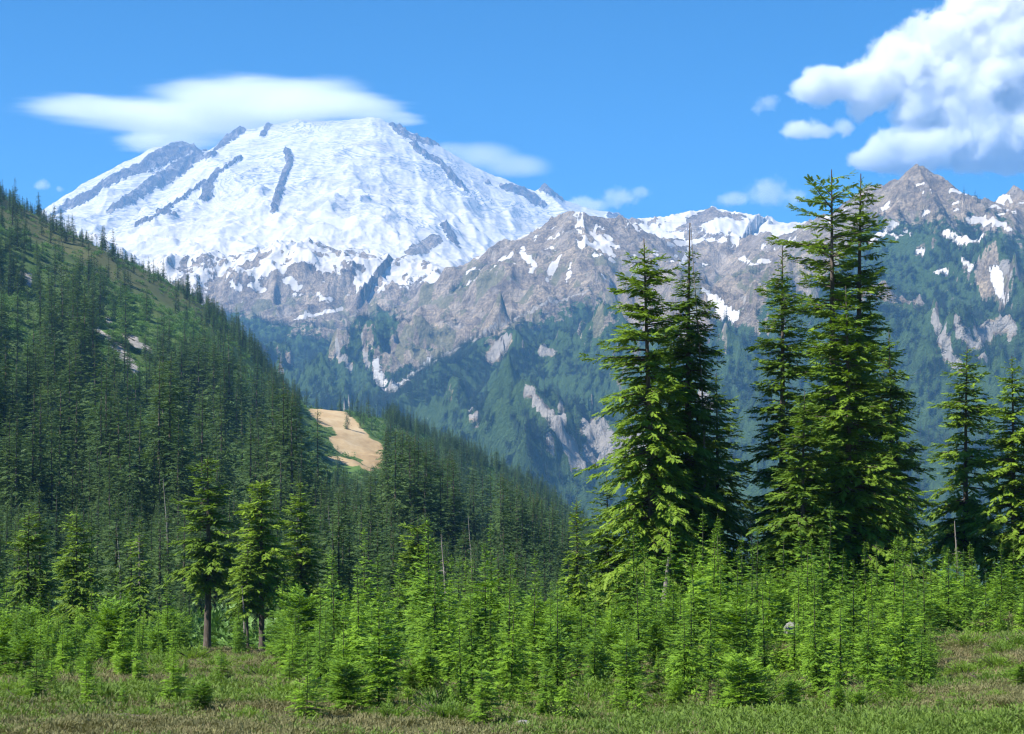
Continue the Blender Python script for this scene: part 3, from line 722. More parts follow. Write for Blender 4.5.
def conifer_mesh(seed, height, base=0.08, rmax=0.19, power=0.7, nbr=220, spray=0.6, step=0.25, kind='mid', fol=None, shelf=0.35, droop=0.25, rise=0.25, lean=0.0,
                 trad=0.018, limbs=True, bark=None, sparse=0.0, asym=0.25, spire=0.0, top=0.985, tier=0.0, pad=(-0.30, 0.10), xe=0.8):
    r = np.random.default_rng(seed)
    bend = r.uniform(-1, 1, 2) * 0.012 * height
    def axis_at(z):
        t = z / height
        return np.stack([bend[0] * np.sin(t * 3.0) + lean * height * t, bend[1] * np.sin(t * 2.3), z], -1)
    # trunk
    zs = np.linspace(-0.03, 1.0, 12) * height
    P = axis_at(zs); R = trad * height * (1 - np.linspace(0, 1, 12) * 0.93); R[0] *= 1.35
    TV, TF = tube(P, R, 8)
    TV = list(TV); TF = list(TF)
    # branches
    x = np.sort(r.uniform(0, 1, nbr) ** xe)              # 0 = tip, 1 = crown base
    hz_ = height * (top - x * (top - base))
    az = (np.arange(nbr) * 2.39996 + r.uniform(-0.5, 0.5, nbr))
    if tier:                                                # branches gather into ragged shelves
        off = tier * (0.5 * np.sin(az + seed) + 0.35 * np.sin(2 * az + 2 * seed))
        q_ = np.round((hz_ + off) / tier) * tier - off
        hz_ = np.clip(q_ + (hz_ - q_) * 0.5, base * height, top * height)
        x = (top - hz_ / height) / (top - base)
    ph = r.uniform(0, 6.28, 4)
    a_f = 1 + asym * (np.sin(az + ph[0] + x * 5) * 0.6 + 0.4 * np.sin(2 * az + ph[1]))
    sh = 1 + shelf * np.sin(x * height * 2.4 + ph[2] + 1.5 * np.sin(az + ph[3])) * r.uniform(0.4, 1, nbr)
    Lb = rmax * height * np.maximum(x, 0.015) ** power * a_f * sh * r.uniform(0.72, 1.12, nbr)
    if spire: Lb = np.where(x < spire, Lb * 0.55, Lb)
    keep = r.uniform(0, 1, nbr) > sparse
    O = []; D = []; S = []; L = []
    for i in np.nonzero(keep)[0]:
        l = max(Lb[i], 0.02 * height); c, s_ = math.cos(az[i]), math.sin(az[i])
        rad = np.array([c, s_, 0]); sidev = np.array([-s_, c, 0])
        e0 = rise * (1 - x[i] * 1.5) + r.uniform(-0.10, 0.10); dr = droop * r.uniform(0.5, 1.2) * (0.35 + x[i])
        org = axis_at(np.array([hz_[i]]))[0]
        swerve = r.uniform(-0.25, 0.25)
        def bp(t): return org + rad * (l * t) + sidev * (l * swerve * t * t) + np.array([0, 0, l * (e0 * t - dr * t * t + 0.10 * t ** 4)])
        if limbs and l > 0.05 * height * 0.6:
            q = [bp(t) for t in (0, 0.5, 0.9)]
            v, f = tube(q, [0.010 * l + 0.012, 0.007 * l + 0.006, 0.004], 4)
            n0 = len(TV); TV += v; TF += [tuple(a + n0 for a in ff) for ff in f]
        n = max(2, int(l / step))
        ts = np.linspace(0.12 if l < 1.2 else 0.22, 1.0, n) + r.uniform(-0.3, 0.3, n) / n
        for j, t in enumerate(ts):
            t = min(max(t, 0.05), 1.0)
            p = bp(t); dv = bp(min(t + 0.05, 1.05)) - bp(t - 0.05); dv /= np.linalg.norm(dv)
            for sg in ((-1, 1) if j < n - 1 else (-1, 0, 1)):
                an = sg * (0.95 - 0.45 * t) * r.uniform(0.7, 1.3)
                sd = np.cross((0, 0, 1), dv); sd /= np.linalg.norm(sd)
                d = dv * math.cos(an) + sd * math.sin(an) + np.array([0, 0, r.uniform(*pad) * (0.5 + droop)])
                d /= np.linalg.norm(d)
                sv = np.cross((0, 0, 1), d); sv /= np.linalg.norm(sv)
                roll = r.uniform(-0.45, 0.45); u_ = np.cross(d, sv)
                sv = sv * math.cos(roll) + u_ * math.sin(roll)
                O.append(p + np.array([0, 0, r.uniform(-0.03, 0.05) * l])); D.append(d); S.append(sv)
                L.append(min(spray, 0.12 * spray + l * 0.6) * (1.15 - 0.35 * t) * r.uniform(0.7, 1.25))
    # leader and the short shoots round it
    for k in range(26):
        z = height * (top - 0.0045 * k); a = k * 2.4; up_ = max(0.15, 0.95 - 0.06 * k)
        O.append(axis_at(np.array([z]))[0]); d = np.array([math.cos(a) * 0.75, math.sin(a) * 0.75, up_ * r.uniform(0.5, 1.0)]); d /= np.linalg.norm(d)
        D.append(d); sv = np.cross(d, (0.1, 0.2, 1.0)); S.append(sv / np.linalg.norm(sv)); L.append(height * (0.010 + 0.0011 * k) * r.uniform(0.7, 1.3))
    O, D, S, L = map(np.array, (O, D, S, L))
    V, Fc, TN = sprays(O, D, S, L, kind, r)
    crown = mesh_arrays('crown', V, Fc, False, fol, None, {'tone': TN})
    trunk = mesh_arrays('trunk', TV, TF, True, bark or M_BARK)
    return trunk, crown

def plant(name, meshes, x, y, scale, rot, label, cat, group=None, parts=('trunk', 'crown'), z=None, sx=1.0, tilt=0.0):
    e = link(name, None); e.location = (x, y, (gz(x, y) if z is None else z) - 0.04 * scale)
    e.rotation_euler = (tilt, 0, rot); e.scale = (scale * sx, scale * sx, scale)
    e.empty_display_size = 0.2
    tag(e, label, cat, group, 'thing')
    for nm, me in zip(parts, meshes):
        if me is not None: link(nm, me, e)
    return e

def spot(px, Y):
    x = (px - 512) / F * Y
    return x, Y, gz(x, Y)
def grow(name, kindmesh, hm, px, ytop, Y, label, cat, group=None, rot=None, sx=1.0):
    x, y, z = spot(px, Y)
    hgt = (HY - ytop) / F * Y - z
    return plant(name, kindmesh, x, y, hgt / hm, random.uniform(0, 6.28) if rot is None else rot, label, cat, group, sx=sx)

print('T', round(time.time()-_T0,1))
# --- the tall mountain hemlocks: each grown from its own mesh
HB = dict(kind='fine', fol=M_HEM, spray=0.46, step=0.15, trad=0.015, tier=0.95, pad=(-0.60, 0.15))
def hero(seed, px, ytop, Y, label, lean=0.0, group='tall mountain hemlocks', **kw):
    x, y, z = spot(px, Y)
    hgt = (HY - ytop) / F * Y - z
    a = dict(HB); a.update(kw); a['nbr'] = int(a['nbr'] * 1.45); a['tier'] = min(0.95, 0.06 * hgt)
    me = conifer_mesh(seed, hgt, lean=lean, **a)
    return plant('mountain_hemlock', me, x, y, 1.0, 0.0, label, 'conifer tree', group)
hero(1, 656, 237, 62, 'tall leaning hemlock with ragged open branches, leftmost of the left clump of big trees', lean=-0.03, base=0.16, rmax=0.152, power=0.42, nbr=235, shelf=0.5, droop=0.42, sparse=0.1)
hero(2, 690, 222, 65, 'tall dense hemlock with a bare thin dead spire, right of the leaning hemlock', base=0.16, rmax=0.13, power=0.55, nbr=260, spire=0.16, shelf=0.35, droop=0.45, top=0.93)
hero(3, 672, 318, 69, 'shorter hemlock squeezed behind the left clump of tall hemlocks', base=0.2, rmax=0.16, power=0.55, nbr=170, droop=0.4)
hero(4, 606, 470, 66, 'small ragged hemlock at the left foot of the left clump', base=0.08, rmax=0.19, power=0.6, nbr=100, droop=0.35)
hero(5, 716, 372, 70, 'dark hemlock at the right foot of the left clump of tall trees', base=0.16, rmax=0.17, power=0.6, nbr=150, droop=0.4)
hero(6, 782, 245, 66, 'slender pointed hemlock on the left side of the tallest tree clump', base=0.06, rmax=0.125, power=0.60, nbr=250, shelf=0.3, droop=0.35)
hero(7, 832, 168, 68, 'tallest hemlock with a broad flagged top reaching left over the ridge', base=0.06, rmax=0.115, power=0.20, nbr=270, shelf=0.65, droop=0.3, sparse=0.35, lean=0.0, rise=0.3, asym=0.4)
hero(8, 862, 172, 70, 'tall hemlock with an open narrow top, right beside the tallest hemlock', base=0.07, rmax=0.13, power=0.45, nbr=280, shelf=0.5, droop=0.4, sparse=0.15)
hero(9, 845, 285, 60, 'full bright hemlock standing in front of the tallest tree clump', base=0.05, rmax=0.20, power=0.62, nbr=260, shelf=0.45, droop=0.40)
hero(10, 888, 330, 67, 'drooping hemlock at the right edge of the tallest tree clump', base=0.08, rmax=0.17, power=0.6, nbr=190, droop=0.45)
hero(11, 805, 390, 58, 'broad bushy hemlock at the front foot of the tallest tree clump', base=0.05, rmax=0.23, power=0.6, nbr=170, droop=0.35)
hero(12, 968, 345, 76, 'hemlock with bare lower trunk, left one of the pair at the right edge', base=0.22, rmax=0.16, power=0.55, nbr=190, shelf=0.45, droop=0.4, sparse=0.08)
hero(13, 1012, 355, 72, 'hemlock at the right edge of the picture, right one of the pair', base=0.12, rmax=0.17, power=0.55, nbr=200, shelf=0.4, droop=0.4)
hero(14, 1062, 330, 70, 'hemlock beyond the right edge reaching branches into the picture', base=0.12, rmax=0.17, power=0.55, nbr=160, droop=0.4)
# --- smaller hemlocks rising at left out of the fir belt
HS = dict(kind='mid', spray=0.75, step=0.27, fol=M_HEM)
hero(21, 207, 455, 84, 'lone hemlock with a bare brown trunk in the meadow at left', base=0.34, rmax=0.19, power=0.55, nbr=120, droop=0.3, trad=0.022, shelf=0.5, kind='fine')
hero(22, 262, 474, 82, 'hemlock with bare trunk standing right of the lone meadow hemlock', base=0.34, rmax=0.19, power=0.5, nbr=120, droop=0.35, trad=0.02, shelf=0.4, kind='fine')
hero(23, 300, 478, 88, 'yellowish green hemlock between the bare trunked hemlocks and the firs', base=0.2, rmax=0.17, power=0.5, nbr=120, droop=0.3, shelf=0.4, kind='fine')
hero(24, 77, 505, 78, 'hemlock in the dark group near the left edge, its branches tipped yellow', base=0.12, rmax=0.17, power=0.5, nbr=120, droop=0.35, shelf=0.5, sparse=0.1, kind='fine')
hero(25, 30, 498, 80, 'open branched hemlock near the left edge of the picture', base=0.15, rmax=0.16, power=0.5, nbr=110, droop=0.35, shelf=0.5, sparse=0.15, kind='fine')
hero(26, 418, 515, 92, 'flat topped bright hemlock beside the pale dead snag', base=0.3, rmax=0.20, power=0.35, nbr=100, droop=0.2, shelf=0.5, kind='fine', top=0.96)
hero(27, 139, 515, 76, 'thin sickly hemlock with a pale trunk showing through sparse branches', base=0.30, rmax=0.11, power=0.5, nbr=70, droop=0.35, shelf=0.5, sparse=0.25, kind='fine', bark=M_DEAD, trad=0.016)
hero(28, 576, 496, 52, 'slim bright spire shaped hemlock left of the tall clumps', base=0.05, rmax=0.095, power=0.45, nbr=170, droop=0.35, shelf=0.3, kind='fine', spray=0.55)
hero(29, 248, 540, 80, 'short trunked hemlock tucked against the bare trunked hemlock', base=0.4, rmax=0.17, power=0.5, nbr=60, droop=0.3, kind='fine')

print('T', round(time.time()-_T0,1))
# --- bare dead trees
def snag_mesh(seed, h, rad, n, reach=0.09, lean=0.0):
    r = np.random.default_rng(seed)
    zs = np.linspace(-0.02, 1, 9) * h
    P = np.stack([lean * zs + 0.02 * h * np.sin(zs / h * 4), 0.01 * h * np.sin(zs / h * 3), zs], -1)
    V, Fc = tube(P, rad * (1 - np.linspace(0, 0.85, 9)), 8)
    tm = mesh_arrays('trunk', V, Fc, True, M_DEAD)
    LV = []; LF = []
    for i in range(n):
        z = h * r.uniform(0.2, 0.97); a = r.uniform(0, 6.28); l = reach * h * r.uniform(0.4, 1.2) * (1.2 - z / h)
        p = np.array([np.interp(z, zs, P[:, 0]), np.interp(z, zs, P[:, 1]), z])
        q = [p, p + np.array([math.cos(a) * l * .6, math.sin(a) * l * .6, r.uniform(-.25, .1) * l]), p + np.array([math.cos(a) * l, math.sin(a) * l, r.uniform(-.5, .15) * l])]
        v, f = tube(q, [0.022, 0.014, 0.004], 4); n0 = len(LV); LV += v; LF += [tuple(k + n0 for k in ff) for ff in f]
    lm = mesh_arrays('bare_crown', LV, LF, True, M_DEAD)
    return tm, lm
def snag(seed, px, ytop, Y, rad, n, label, lean=0.0, reach=0.09):
    x, y, z = spot(px, Y); h = (HY - ytop) / F * Y - z
    plant('dead_tree', snag_mesh(seed, h, rad, n, reach, lean), x, y, 1.0, 0, label, 'dead tree', 'bare dead trees', parts=('trunk', 'bare_crown'))
snag(1, 443, 533, 74, 0.11, 22, 'pale grey dead snag rising out of the bright young firs')
snag(2, 657, 556, 57, 0.22, 6, 'short thick broken dead trunk leaning at the foot of the left clump', lean=0.16)
snag(3, 956, 520, 66, 0.10, 16, 'thin grey dead stem under the pair of hemlocks at right')
snag(4, 752, 520, 64, 0.09, 14, 'grey dead stem in the gap between the two tall clumps')
snag(5, 697, 222, 64.5, 0.07, 20, 'tall thin dead spire standing above the dense hemlock', reach=0.03)
snag(6, 243, 585, 79, 0.09, 10, 'grey dead stub standing just left of the second bare trunked hemlock')
snag(8, 165, 478, 170, 0.16, 18, 'bleached dead snag standing high in the dark wood at left')
snag(9, 330, 505, 140, 0.13, 18, 'bleached dead snag in the wood below the tan landslide scar')
snag(10, 470, 515, 140, 0.14, 16, 'grey dead snag in the wood right of the pale snag')
snag(11, 118, 520, 110, 0.12, 16, 'small grey snag in the wood left of the sickly hemlock')
snag(7, 487, 590, 48, 0.10, 12, 'greyish dead stump among the young firs in the middle')

print('T', round(time.time()-_T0,1))
# --- middle distance firs
FIR = [conifer_mesh(100 + i, 14.0, base=b, rmax=rm, power=0.60, nbr=150, spray=0.85, step=0.48, kind='mid', fol=M_FOR, shelf=0.4, droop=0.4, xe=0.9, tier=0.5, limbs=False, trad=0.013)
       for i, (b, rm) in enumerate([(0.05, 0.13), (0.10, 0.105), (0.04, 0.15), (0.14, 0.12), (0.06, 0.09), (0.22, 0.13)])]
# small simple ones for the woods far off
LOWT = [conifer_mesh(200 + i, 14.0, base=0.04, rmax=rm, power=0.8, nbr=34, spray=1.7, step=1.1, kind='low', fol=M_FAR, shelf=0.15, droop=0.5, limbs=False, trad=0.012)
        for i, rm in enumerate([0.15, 0.18, 0.13])]
# --- young firs of the foreground belt
YNG = [conifer_mesh(300 + i, 3.0, base=0.02, rmax=rm, power=pw, nbr=int(nb * 1.25), spray=sp, step=0.10, kind='mid', fol=M_YNG, shelf=sh, droop=dr, rise=ri, limbs=False, trad=0.010, asym=0.6, bark=M_TWIG, tier=ti, sparse=0.12, xe=0.7, pad=(-0.25, 0.35))
       for i, (rm, pw, nb, sh, dr, sp, ri, ti) in enumerate([(0.20, 0.85, 150, 0.45, 0.25, 0.24, 0.35, 0.20), (0.14, 0.8, 160, 0.4, 0.35, 0.20, 0.3, 0.16), (0.28, 0.85, 150, 0.55, 0.25, 0.25, 0.45, 0.24),
                                                  (0.17, 0.95, 150, 0.5, 0.45, 0.22, 0.1, 0.2), (0.24, 0.75, 150, 0.6, 0.35, 0.25, 0.3, 0.26), (0.11, 0.65, 150, 0.45, 0.35, 0.18, 0.3, 0.16), (0.38, 0.65, 170, 0.6, 0.15, 0.27, 0.55, 0.24)])]

print('T', round(time.time()-_T0,1))
def visible_base(x, y, z, h):
    """rough test: is the upper part of something of height h standing here above the ground in front of it"""
    ys = np.linspace(12, y * 0.97, 60); xs = x / y * ys
    g = bil(ZN, xs, ys, YN, UN)
    return np.all(g / ys < (z + 0.6 * h) / y)

# ------------------------------------------------------------------ belt of young firs
def region(px):
    if px < 300: return 'left'
    if px < 590: return 'middle'
    if px < 930: return 'right'
    return 'far right'
GL = {
 'left': ('small bright young fir on the open meadow at left, below the bare trunked hemlocks', 'young firs on the meadow at left'),
 'middle': ('bright young fir in the dense belt left of the tall hemlock clumps', 'young firs in the middle of the belt'),
 'right': ('bright young fir crowded at the foot of the tall hemlock clumps', 'young firs below the tall hemlocks'),
 'far right': ('bright young fir below the pair of hemlocks at the right edge', 'young firs at the right edge'),
}
NAMED = [  # px, y of the tip, distance, mesh, label
 (720, 515, 50, 3, 'dark slim young fir standing before the gap between the tall clumps'),
 (823, 527, 40, 1, 'tall pointed young fir in front of the tallest clump'),
 (897, 532, 50, 4, 'pointed young fir at the right foot of the tallest clump'),
 (765, 560, 46, 0, 'young fir in front of the gap between the two tall clumps'),
 (452, 552, 48, 1, 'tallest of the young firs just right of the pale dead snag'),
 (137, 620, 50, 0, 'pointed young fir alone on the meadow at far left'),
 (282, 578, 62, 0, 'bright cone shaped young fir right of the second bare trunked hemlock'),
 (331, 545, 52, 1, 'tall narrow young fir at the left end of the dense belt'),
 (6, 572, 58, 5, 'bright tall young fir cut by the left edge of the picture'),
 (24, 585, 60, 1, 'second bright young fir from the left edge'),
 (512, 578, 42, 3, 'dark green young fir in the middle of the picture'),
 (1008, 560, 50, 2, 'bushy young fir standing under the right edge hemlock'),
 (660, 600, 34, 2, 'wide young fir below the thick broken dead trunk'),
 (1022, 660, 19, 6, 'low bright bushy fir at the lower right corner beside the dirt path'),
 (430, 600, 36, 0, 'bushy young fir below the pale dead snag'),
]
for px, yt, Y, k, lab in NAMED:
    grow('young_fir', YNG[k], 3.0, px, yt, Y, lab, 'young fir', sx=1.0)
placed = [(spot(p, Y)[0], Y) for p, _, Y, _, _ in NAMED]
cnt = 0; tries = 0
while cnt < 285 and tries < 9000:
    tries += 1
    px = random.uniform(-40, 1064)
    t = random.random()
    if px < 300:
        if random.random() < 0.05: continue
        Y = math.exp(random.uniform(math.log(15.5), math.log(78))); hp = random.uniform(22, 62) if random.random() < 0.75 else random.uniform(60, 95)
        if Y < 36: hp *= 0.7
    elif px < 590:
        Y = math.exp(random.uniform(math.log(15.2), math.log(62))); hp = random.choice([random.uniform(40, 85), random.uniform(85, 150), random.uniform(85, 150)]) * (0.75 if Y > 50 else 1)
        if Y < 24: hp = random.uniform(35, 125) * (0.6 if Y < 17 else 1)
    elif px < 930:
        Y = math.exp(random.uniform(math.log(15.2), math.log(50))); hp = random.choice([random.uniform(40, 85), random.uniform(80, 140), random.uniform(80, 140)])
        if Y < 23: hp = random.uniform(35, 125) * (0.6 if Y < 17 else 1)
    else:
        Y = random.uniform(36, 66); hp = random.uniform(40, 90)
    if Y < 83 and (abs(px - 207) < 26 or abs(px - 264) < 15 or abs(px - 250) < 8) and hp > 20: continue
    x = (px - 512) / F * Y
    if any(abs(x - a) < 0.024 * Y and abs(Y - b) < 0.04 * Y for a, b in placed): continue
    placed.append((x, Y)); cnt += 1
    reg = region(px); lab, grp = GL[reg]
    h = hp / F * Y
    k = random.choice([0, 1, 2, 3, 4, 6] if hp < 80 else [0, 1, 1, 3, 3, 1, 5, 5])
    plant('young_fir', YNG[k], x, Y, h / 3.0 * random.uniform(0.9, 1.1), random.uniform(0, 6.28), lab, 'young fir', grp, sx=random.uniform(0.85, 1.2), tilt=random.uniform(-.04, .04))

print('T', round(time.time()-_T0,1))
# ------------------------------------------------------------------ the wooded hillside: nearest trees one by one, the rest as one wood
Nmid = 11500
yy = np.sqrt(rng.uniform(84 ** 2, 1180 ** 2, Nmid)); uu = rng.uniform(-0.43, 0.12, Nmid)
yy2 = np.sqrt(rng.uniform(80 ** 2, 330 ** 2, 1700)); uu2 = rng.uniform(-0.40, 0.09, 1700)
yy3 = rng.uniform(640, 1120, 3800); uu3 = rng.uniform(-0.16, 0.10, 3800)
yy = np.concatenate([yy, yy2, yy3]); uu = np.concatenate([uu, uu2, uu3]); xx = uu * yy
ppx = 512 + F * uu
dens = (0.40 - 0.14 * sstep(250, 450, yy) + 0.30 * (ppx > 340) * sstep(600, 700, yy)) + 1.7 * fbm(xx / 42, yy / 42, 3, 501)
dens *= 1 - 0.9 * np.clip(sample(m_sc, xx, yy, YN, UN) * 1.6, 0, 1)
dens *= 1 - 0.8 * np.clip(sample(m_rk, xx, yy, YN, UN) * 1.5, 0, 1)
dens *= 1 - 0.75 * np.clip(sample(m_lu, xx, yy, YN, UN) * 1.5, 0, 1)
dens *= 1 - 0.90 * sample(ridge_grass, xx, yy, YN, UN) * (ppx < 200)
dens *= np.where((yy < 130) & (ppx < 330), 0.55, 1)
sky_ = rng.uniform(0, 1, len(yy)) < 0.5
dens = np.where((ppx < 230) & (yy > 930) & (yy < 1080) & sky_, 0.75, dens)      # the thin row of trees along the grassy crest
ok = rng.uniform(0, 1, len(yy)) < dens
xx, yy, uu, ppx = xx[ok], yy[ok], uu[ok], ppx[ok]
zz = bil(ZN, xx, yy, YN, UN)
hh = (5.5 + 11.0 * rng.uniform(0, 1, len(yy)) ** 0.9) * (0.80 + 1.25 * sstep(130, 330, yy)) * (1 - 0.52 * sstep(450, 1000, yy)) * (1 + 0.35 * np.clip(fbm(xx / 60, yy / 60, 2, 551) * 2, -1, 1))
tmin = np.interp(ppx, [0, 330, 450, 520, 600, 640], [478, 480, 522, 535, 540, 545]) + rng.uniform(-8, 45, len(yy))   # the wood's nearest trees are the young, low ones
cap = np.maximum((HY - tmin) / F * yy - zz, 2.0)
hh = np.where(yy < 230, np.minimum(hh, cap), hh)
env = np.interp(ppx, [-60, 0, 40, 100, 150, 200, 250, 300, 330, 360, 400, 450, 500, 550, 600, 640], [140, 176, 205, 234, 262, 286, 322, 372, 386, 390, 400, 424, 446, 474, 500, 520])
env = env - np.where((ppx < 240) & (rng.uniform(0, 1, len(yy)) < 0.14), 16, 0)
hh = np.where((ppx < 240) & (yy > 900), hh * rng.uniform(0.9, 1.7, len(yy)), hh)
hh = np.minimum(hh, np.maximum((HY - env - np.abs(rng.normal(0, 6, len(yy))) - 24 * sstep(1000, 300, yy)) / F * yy - zz, 3.0))   # no crown overtops the crest's own trees
hh = np.where((ppx > 560), hh * 0.9, hh)
# keep the scar open: no tree standing right below it may hide it
for i in range(len(yy)):
    if 300 < ppx[i] < 386:
        ty = HY - F * (zz[i] + hh[i]) / yy[i]; by = HY - F * zz[i] / yy[i]
        if by > 430 and ty < 466 and rng.uniform() < 0.95 and 306 < ppx[i] < 384:
            hh[i] = max(2.5, (HY - 474 + rng.uniform(-25, 8)) / F * yy[i] - zz[i]) if (HY - 474) / F * yy[i] - zz[i] > 2.5 else 0
OPEN = [(52, 488, 34, 26), (143, 482, 26, 26), (120, 348, 36, 26), (185, 325, 26, 18), (236, 520, 14, 22), (150, 300, 26, 16), (20, 335, 20, 14), (472, 482, 10, 12), (490, 500, 10, 12), (350, 475, 14, 8), (90, 420, 16, 10), (250, 400, 18, 14)]
for i in range(len(yy)):
    ty = HY - F * (zz[i] + hh[i]) / yy[i]; by = HY - F * zz[i] / yy[i]
    for (cx, cy_, rx, ry) in OPEN:
        if abs(ppx[i] - cx) < rx and ty < cy_ + ry * 0.5 and by > cy_ - ry and yy[i] > 118 and rng.uniform() < 0.72 * (1 - 0.5 * ((ppx[i] - cx) / rx) ** 2): hh[i] = 0; break
hh = np.where((ppx > 300) & (ppx < 385) & (HY - F * zz / yy > 397) & (HY - F * (zz + hh) / yy < 462) & (rng.uniform(0, 1, len(yy)) < 0.9), 0, hh)
m = hh > 1.5
xx, yy, uu, ppx, zz, hh = xx[m], yy[m], uu[m], ppx[m], zz[m], hh[m]
big = hh / yy
order = np.argsort(-big)
single = []
for i in order:
    if len(single) >= 285: break
    if -10 < ppx[i] < 640 and visible_base(xx[i], yy[i], zz[i], hh[i]): single.append(i)
band = lambda p: 0 if p < 170 else (1 if p < 330 else (2 if p < 470 else 3))
BL = [('dark fir of the wood behind the meadow at the far left', 'dark firs at the far left'),
      ('dark fir of the wood behind the bare trunked hemlocks', 'dark firs behind the bare trunked hemlocks'),
      ('dark fir of the wood behind the belt, around the pale dead snag', 'dark firs around the dead snag'),
      ('dark fir of the wood between the dead snag and the left tall clump', 'dark firs left of the tall clump')]
for i in single:
    lab, grp = BL[band(ppx[i])]
    plant('fir_tree', FIR[rng.integers(0, 6)], float(xx[i]), float(yy[i]), float(hh[i]) / 14.0, float(rng.uniform(0, 6.28)), lab, 'fir tree', grp, z=float(zz[i]), sx=float(rng.uniform(0.85, 1.15)))

def scatter(name, pts, scl, rot, idx, protos, kind='stuff', width=None):
    """one object: instances of (trunk, crown) meshes on points"""
    me = bpy.data.meshes.new(name); me.vertices.add(len(pts)); me.vertices.foreach_set('co', np.asarray(pts, np.float32).ravel())
    for nm, arr in (('scl', scl), ('rot', rot)):
        a = me.attributes.new(nm, 'FLOAT_VECTOR', 'POINT'); a.data.foreach_set('vector', np.asarray(arr, np.float32).ravel())
    a = me.attributes.new('pick', 'INT', 'POINT'); a.data.foreach_set('value', np.asarray(idx, np.int32))
    o = link(name, me); tag(o, kind=kind)
    g = bpy.data.node_groups.new(name + '_scatter', 'GeometryNodeTree')
    g.interface.new_socket('Geometry', in_out='INPUT', socket_type='NodeSocketGeometry'); g.interface.new_socket('Geometry', in_out='OUTPUT', socket_type='NodeSocketGeometry')
    gi = g.nodes.new('NodeGroupInput'); go = g.nodes.new('NodeGroupOutput')
    allj = g.nodes.new('GeometryNodeJoinGeometry')
    for pr in protos:
        j = g.nodes.new('GeometryNodeJoinGeometry')
        for ob in pr:
            oi = g.nodes.new('GeometryNodeObjectInfo'); oi.inputs['Object'].default_value = ob
            g.links.new(oi.outputs['Geometry'], j.inputs[0])
        ti = g.nodes.new('GeometryNodeGeometryToInstance'); g.links.new(j.outputs[0], ti.inputs[0]); g.links.new(ti.outputs[0], allj.inputs[0])
    ip = g.nodes.new('GeometryNodeInstanceOnPoints'); g.links.new(gi.outputs[0], ip.inputs['Points']); g.links.new(allj.outputs[0], ip.inputs['Instance'])
    ip.inputs['Pick Instance'].default_value = True
    for nm, dt, sock in (('scl', 'FLOAT_VECTOR', 'Scale'), ('rot', 'FLOAT_VECTOR', 'Rotation'), ('pick', 'INT', 'Instance Index')):
        na = g.nodes.new('GeometryNodeInputNamedAttribute'); na.data_type = dt; na.inputs['Name'].default_value = nm
        g.links.new(na.outputs['Attribute'], ip.inputs[sock])
    g.links.new(ip.outputs[0], go.inputs[0])
    md = o.modifiers.new('scatter', 'NODES'); md.node_group = g
    return o

def proto_objs(pairs):
    """unlinked objects that only feed the scatter"""
    return [[bpy.data.objects.new('seed_mesh', me) for me in pr if me is not None] for pr in pairs]

rest = np.setdiff1d(np.arange(len(xx)), np.array(single))
n = len(rest); sw = rng.uniform(0.85, 1.15, n); sc = hh[rest] / 14.0
scatter('forest', np.stack([xx[rest], yy[rest], zz[rest] - 0.2], -1), np.stack([sc * sw, sc * sw, sc], -1),
        np.stack([np.zeros(n), np.zeros(n), rng.uniform(0, 6.28, n)], -1), rng.integers(0, 6, n), proto_objs(FIR))

# shrubs and small green trees between the forest firs
Ns = 34000
ys_ = np.sqrt(rng.uniform(84 ** 2, 1150 ** 2, Ns)); us_ = rng.uniform(-0.42, 0.12, Ns); xs_ = us_ * ys_
oks = (sample(m_sc, xs_, ys_, YN, UN) < 0.06) & (rng.uniform(0, 1, Ns) < 0.35 + 0.65 * np.clip(sample(m_lu, xs_, ys_, YN, UN) * 2, 0, 1)) & (sample(m_rk, xs_, ys_, YN, UN) < 0.5) & (rng.uniform(0, 1, Ns) > 0.75 * sample(ridge_grass, xs_, ys_, YN, UN))
xs_, ys_ = xs_[oks], ys_[oks]; zs_ = bil(ZN, xs_, ys_, YN, UN)

def bush_mesh(seed, rad, hgt, nsp, spray, fol, kind='mid'):
    r = np.random.default_rng(seed)
    th = r.uniform(0, 6.28, nsp); el = np.arcsin(r.uniform(0.02, 1, nsp)); q = r.uniform(0.25, 1, nsp) ** 0.5
    lump = 1 + 0.28 * np.sin(3 * th + seed) * np.cos(2 * el) + 0.2 * np.sin(5 * th + 2 * seed)
    d0 = np.stack([np.cos(th) * np.cos(el), np.sin(th) * np.cos(el), np.sin(el)], -1)
    O = d0 * (q * lump)[:, None] * np.array([rad, rad, hgt])
    D = norm(d0 * np.array([1, 1, 0.5]) + r.uniform(-0.5, 0.5, (nsp, 3))); S = norm(np.cross(D, r.uniform(-0.4, 0.4, (nsp, 3)) + np.array([0, 0, 1.0])))
    V, Fc, TN = sprays(O, D, S, spray * r.uniform(0.6, 1.3, nsp), kind, r)
    return mesh_arrays('foliage', V, Fc, False, fol, None, {'tone': TN})
def stem_mesh(seed, rad, hgt):
    r = np.random.default_rng(seed); V = []; Fc = []
    for i in range(7):
        a = r.uniform(0, 6.28); q = [(0, 0, -0.05), (math.cos(a) * rad * .35, math.sin(a) * rad * .35, hgt * .35), (math.cos(a) * rad * .8, math.sin(a) * rad * .8, hgt * .65)]
        v, f = tube(q, [0.03, 0.02, 0.006], 5); n0 = len(V); V += v; Fc += [tuple(k + n0 for k in ff) for ff in f]
    return mesh_arrays('stem', V, Fc, True, M_BARK)
M_SHF = foliage_mat('hillside_shrub_foliage', (0.060, 0.140, 0.035), (0.170, 0.300, 0.070), 0.25)
WB = [(None, bush_mesh(600 + i, 1.7, 1.5, 150, 0.6, M_SHF, 'low')) for i in range(3)]
n = len(xs_); sc = rng.uniform(0.5, 1.3, n)
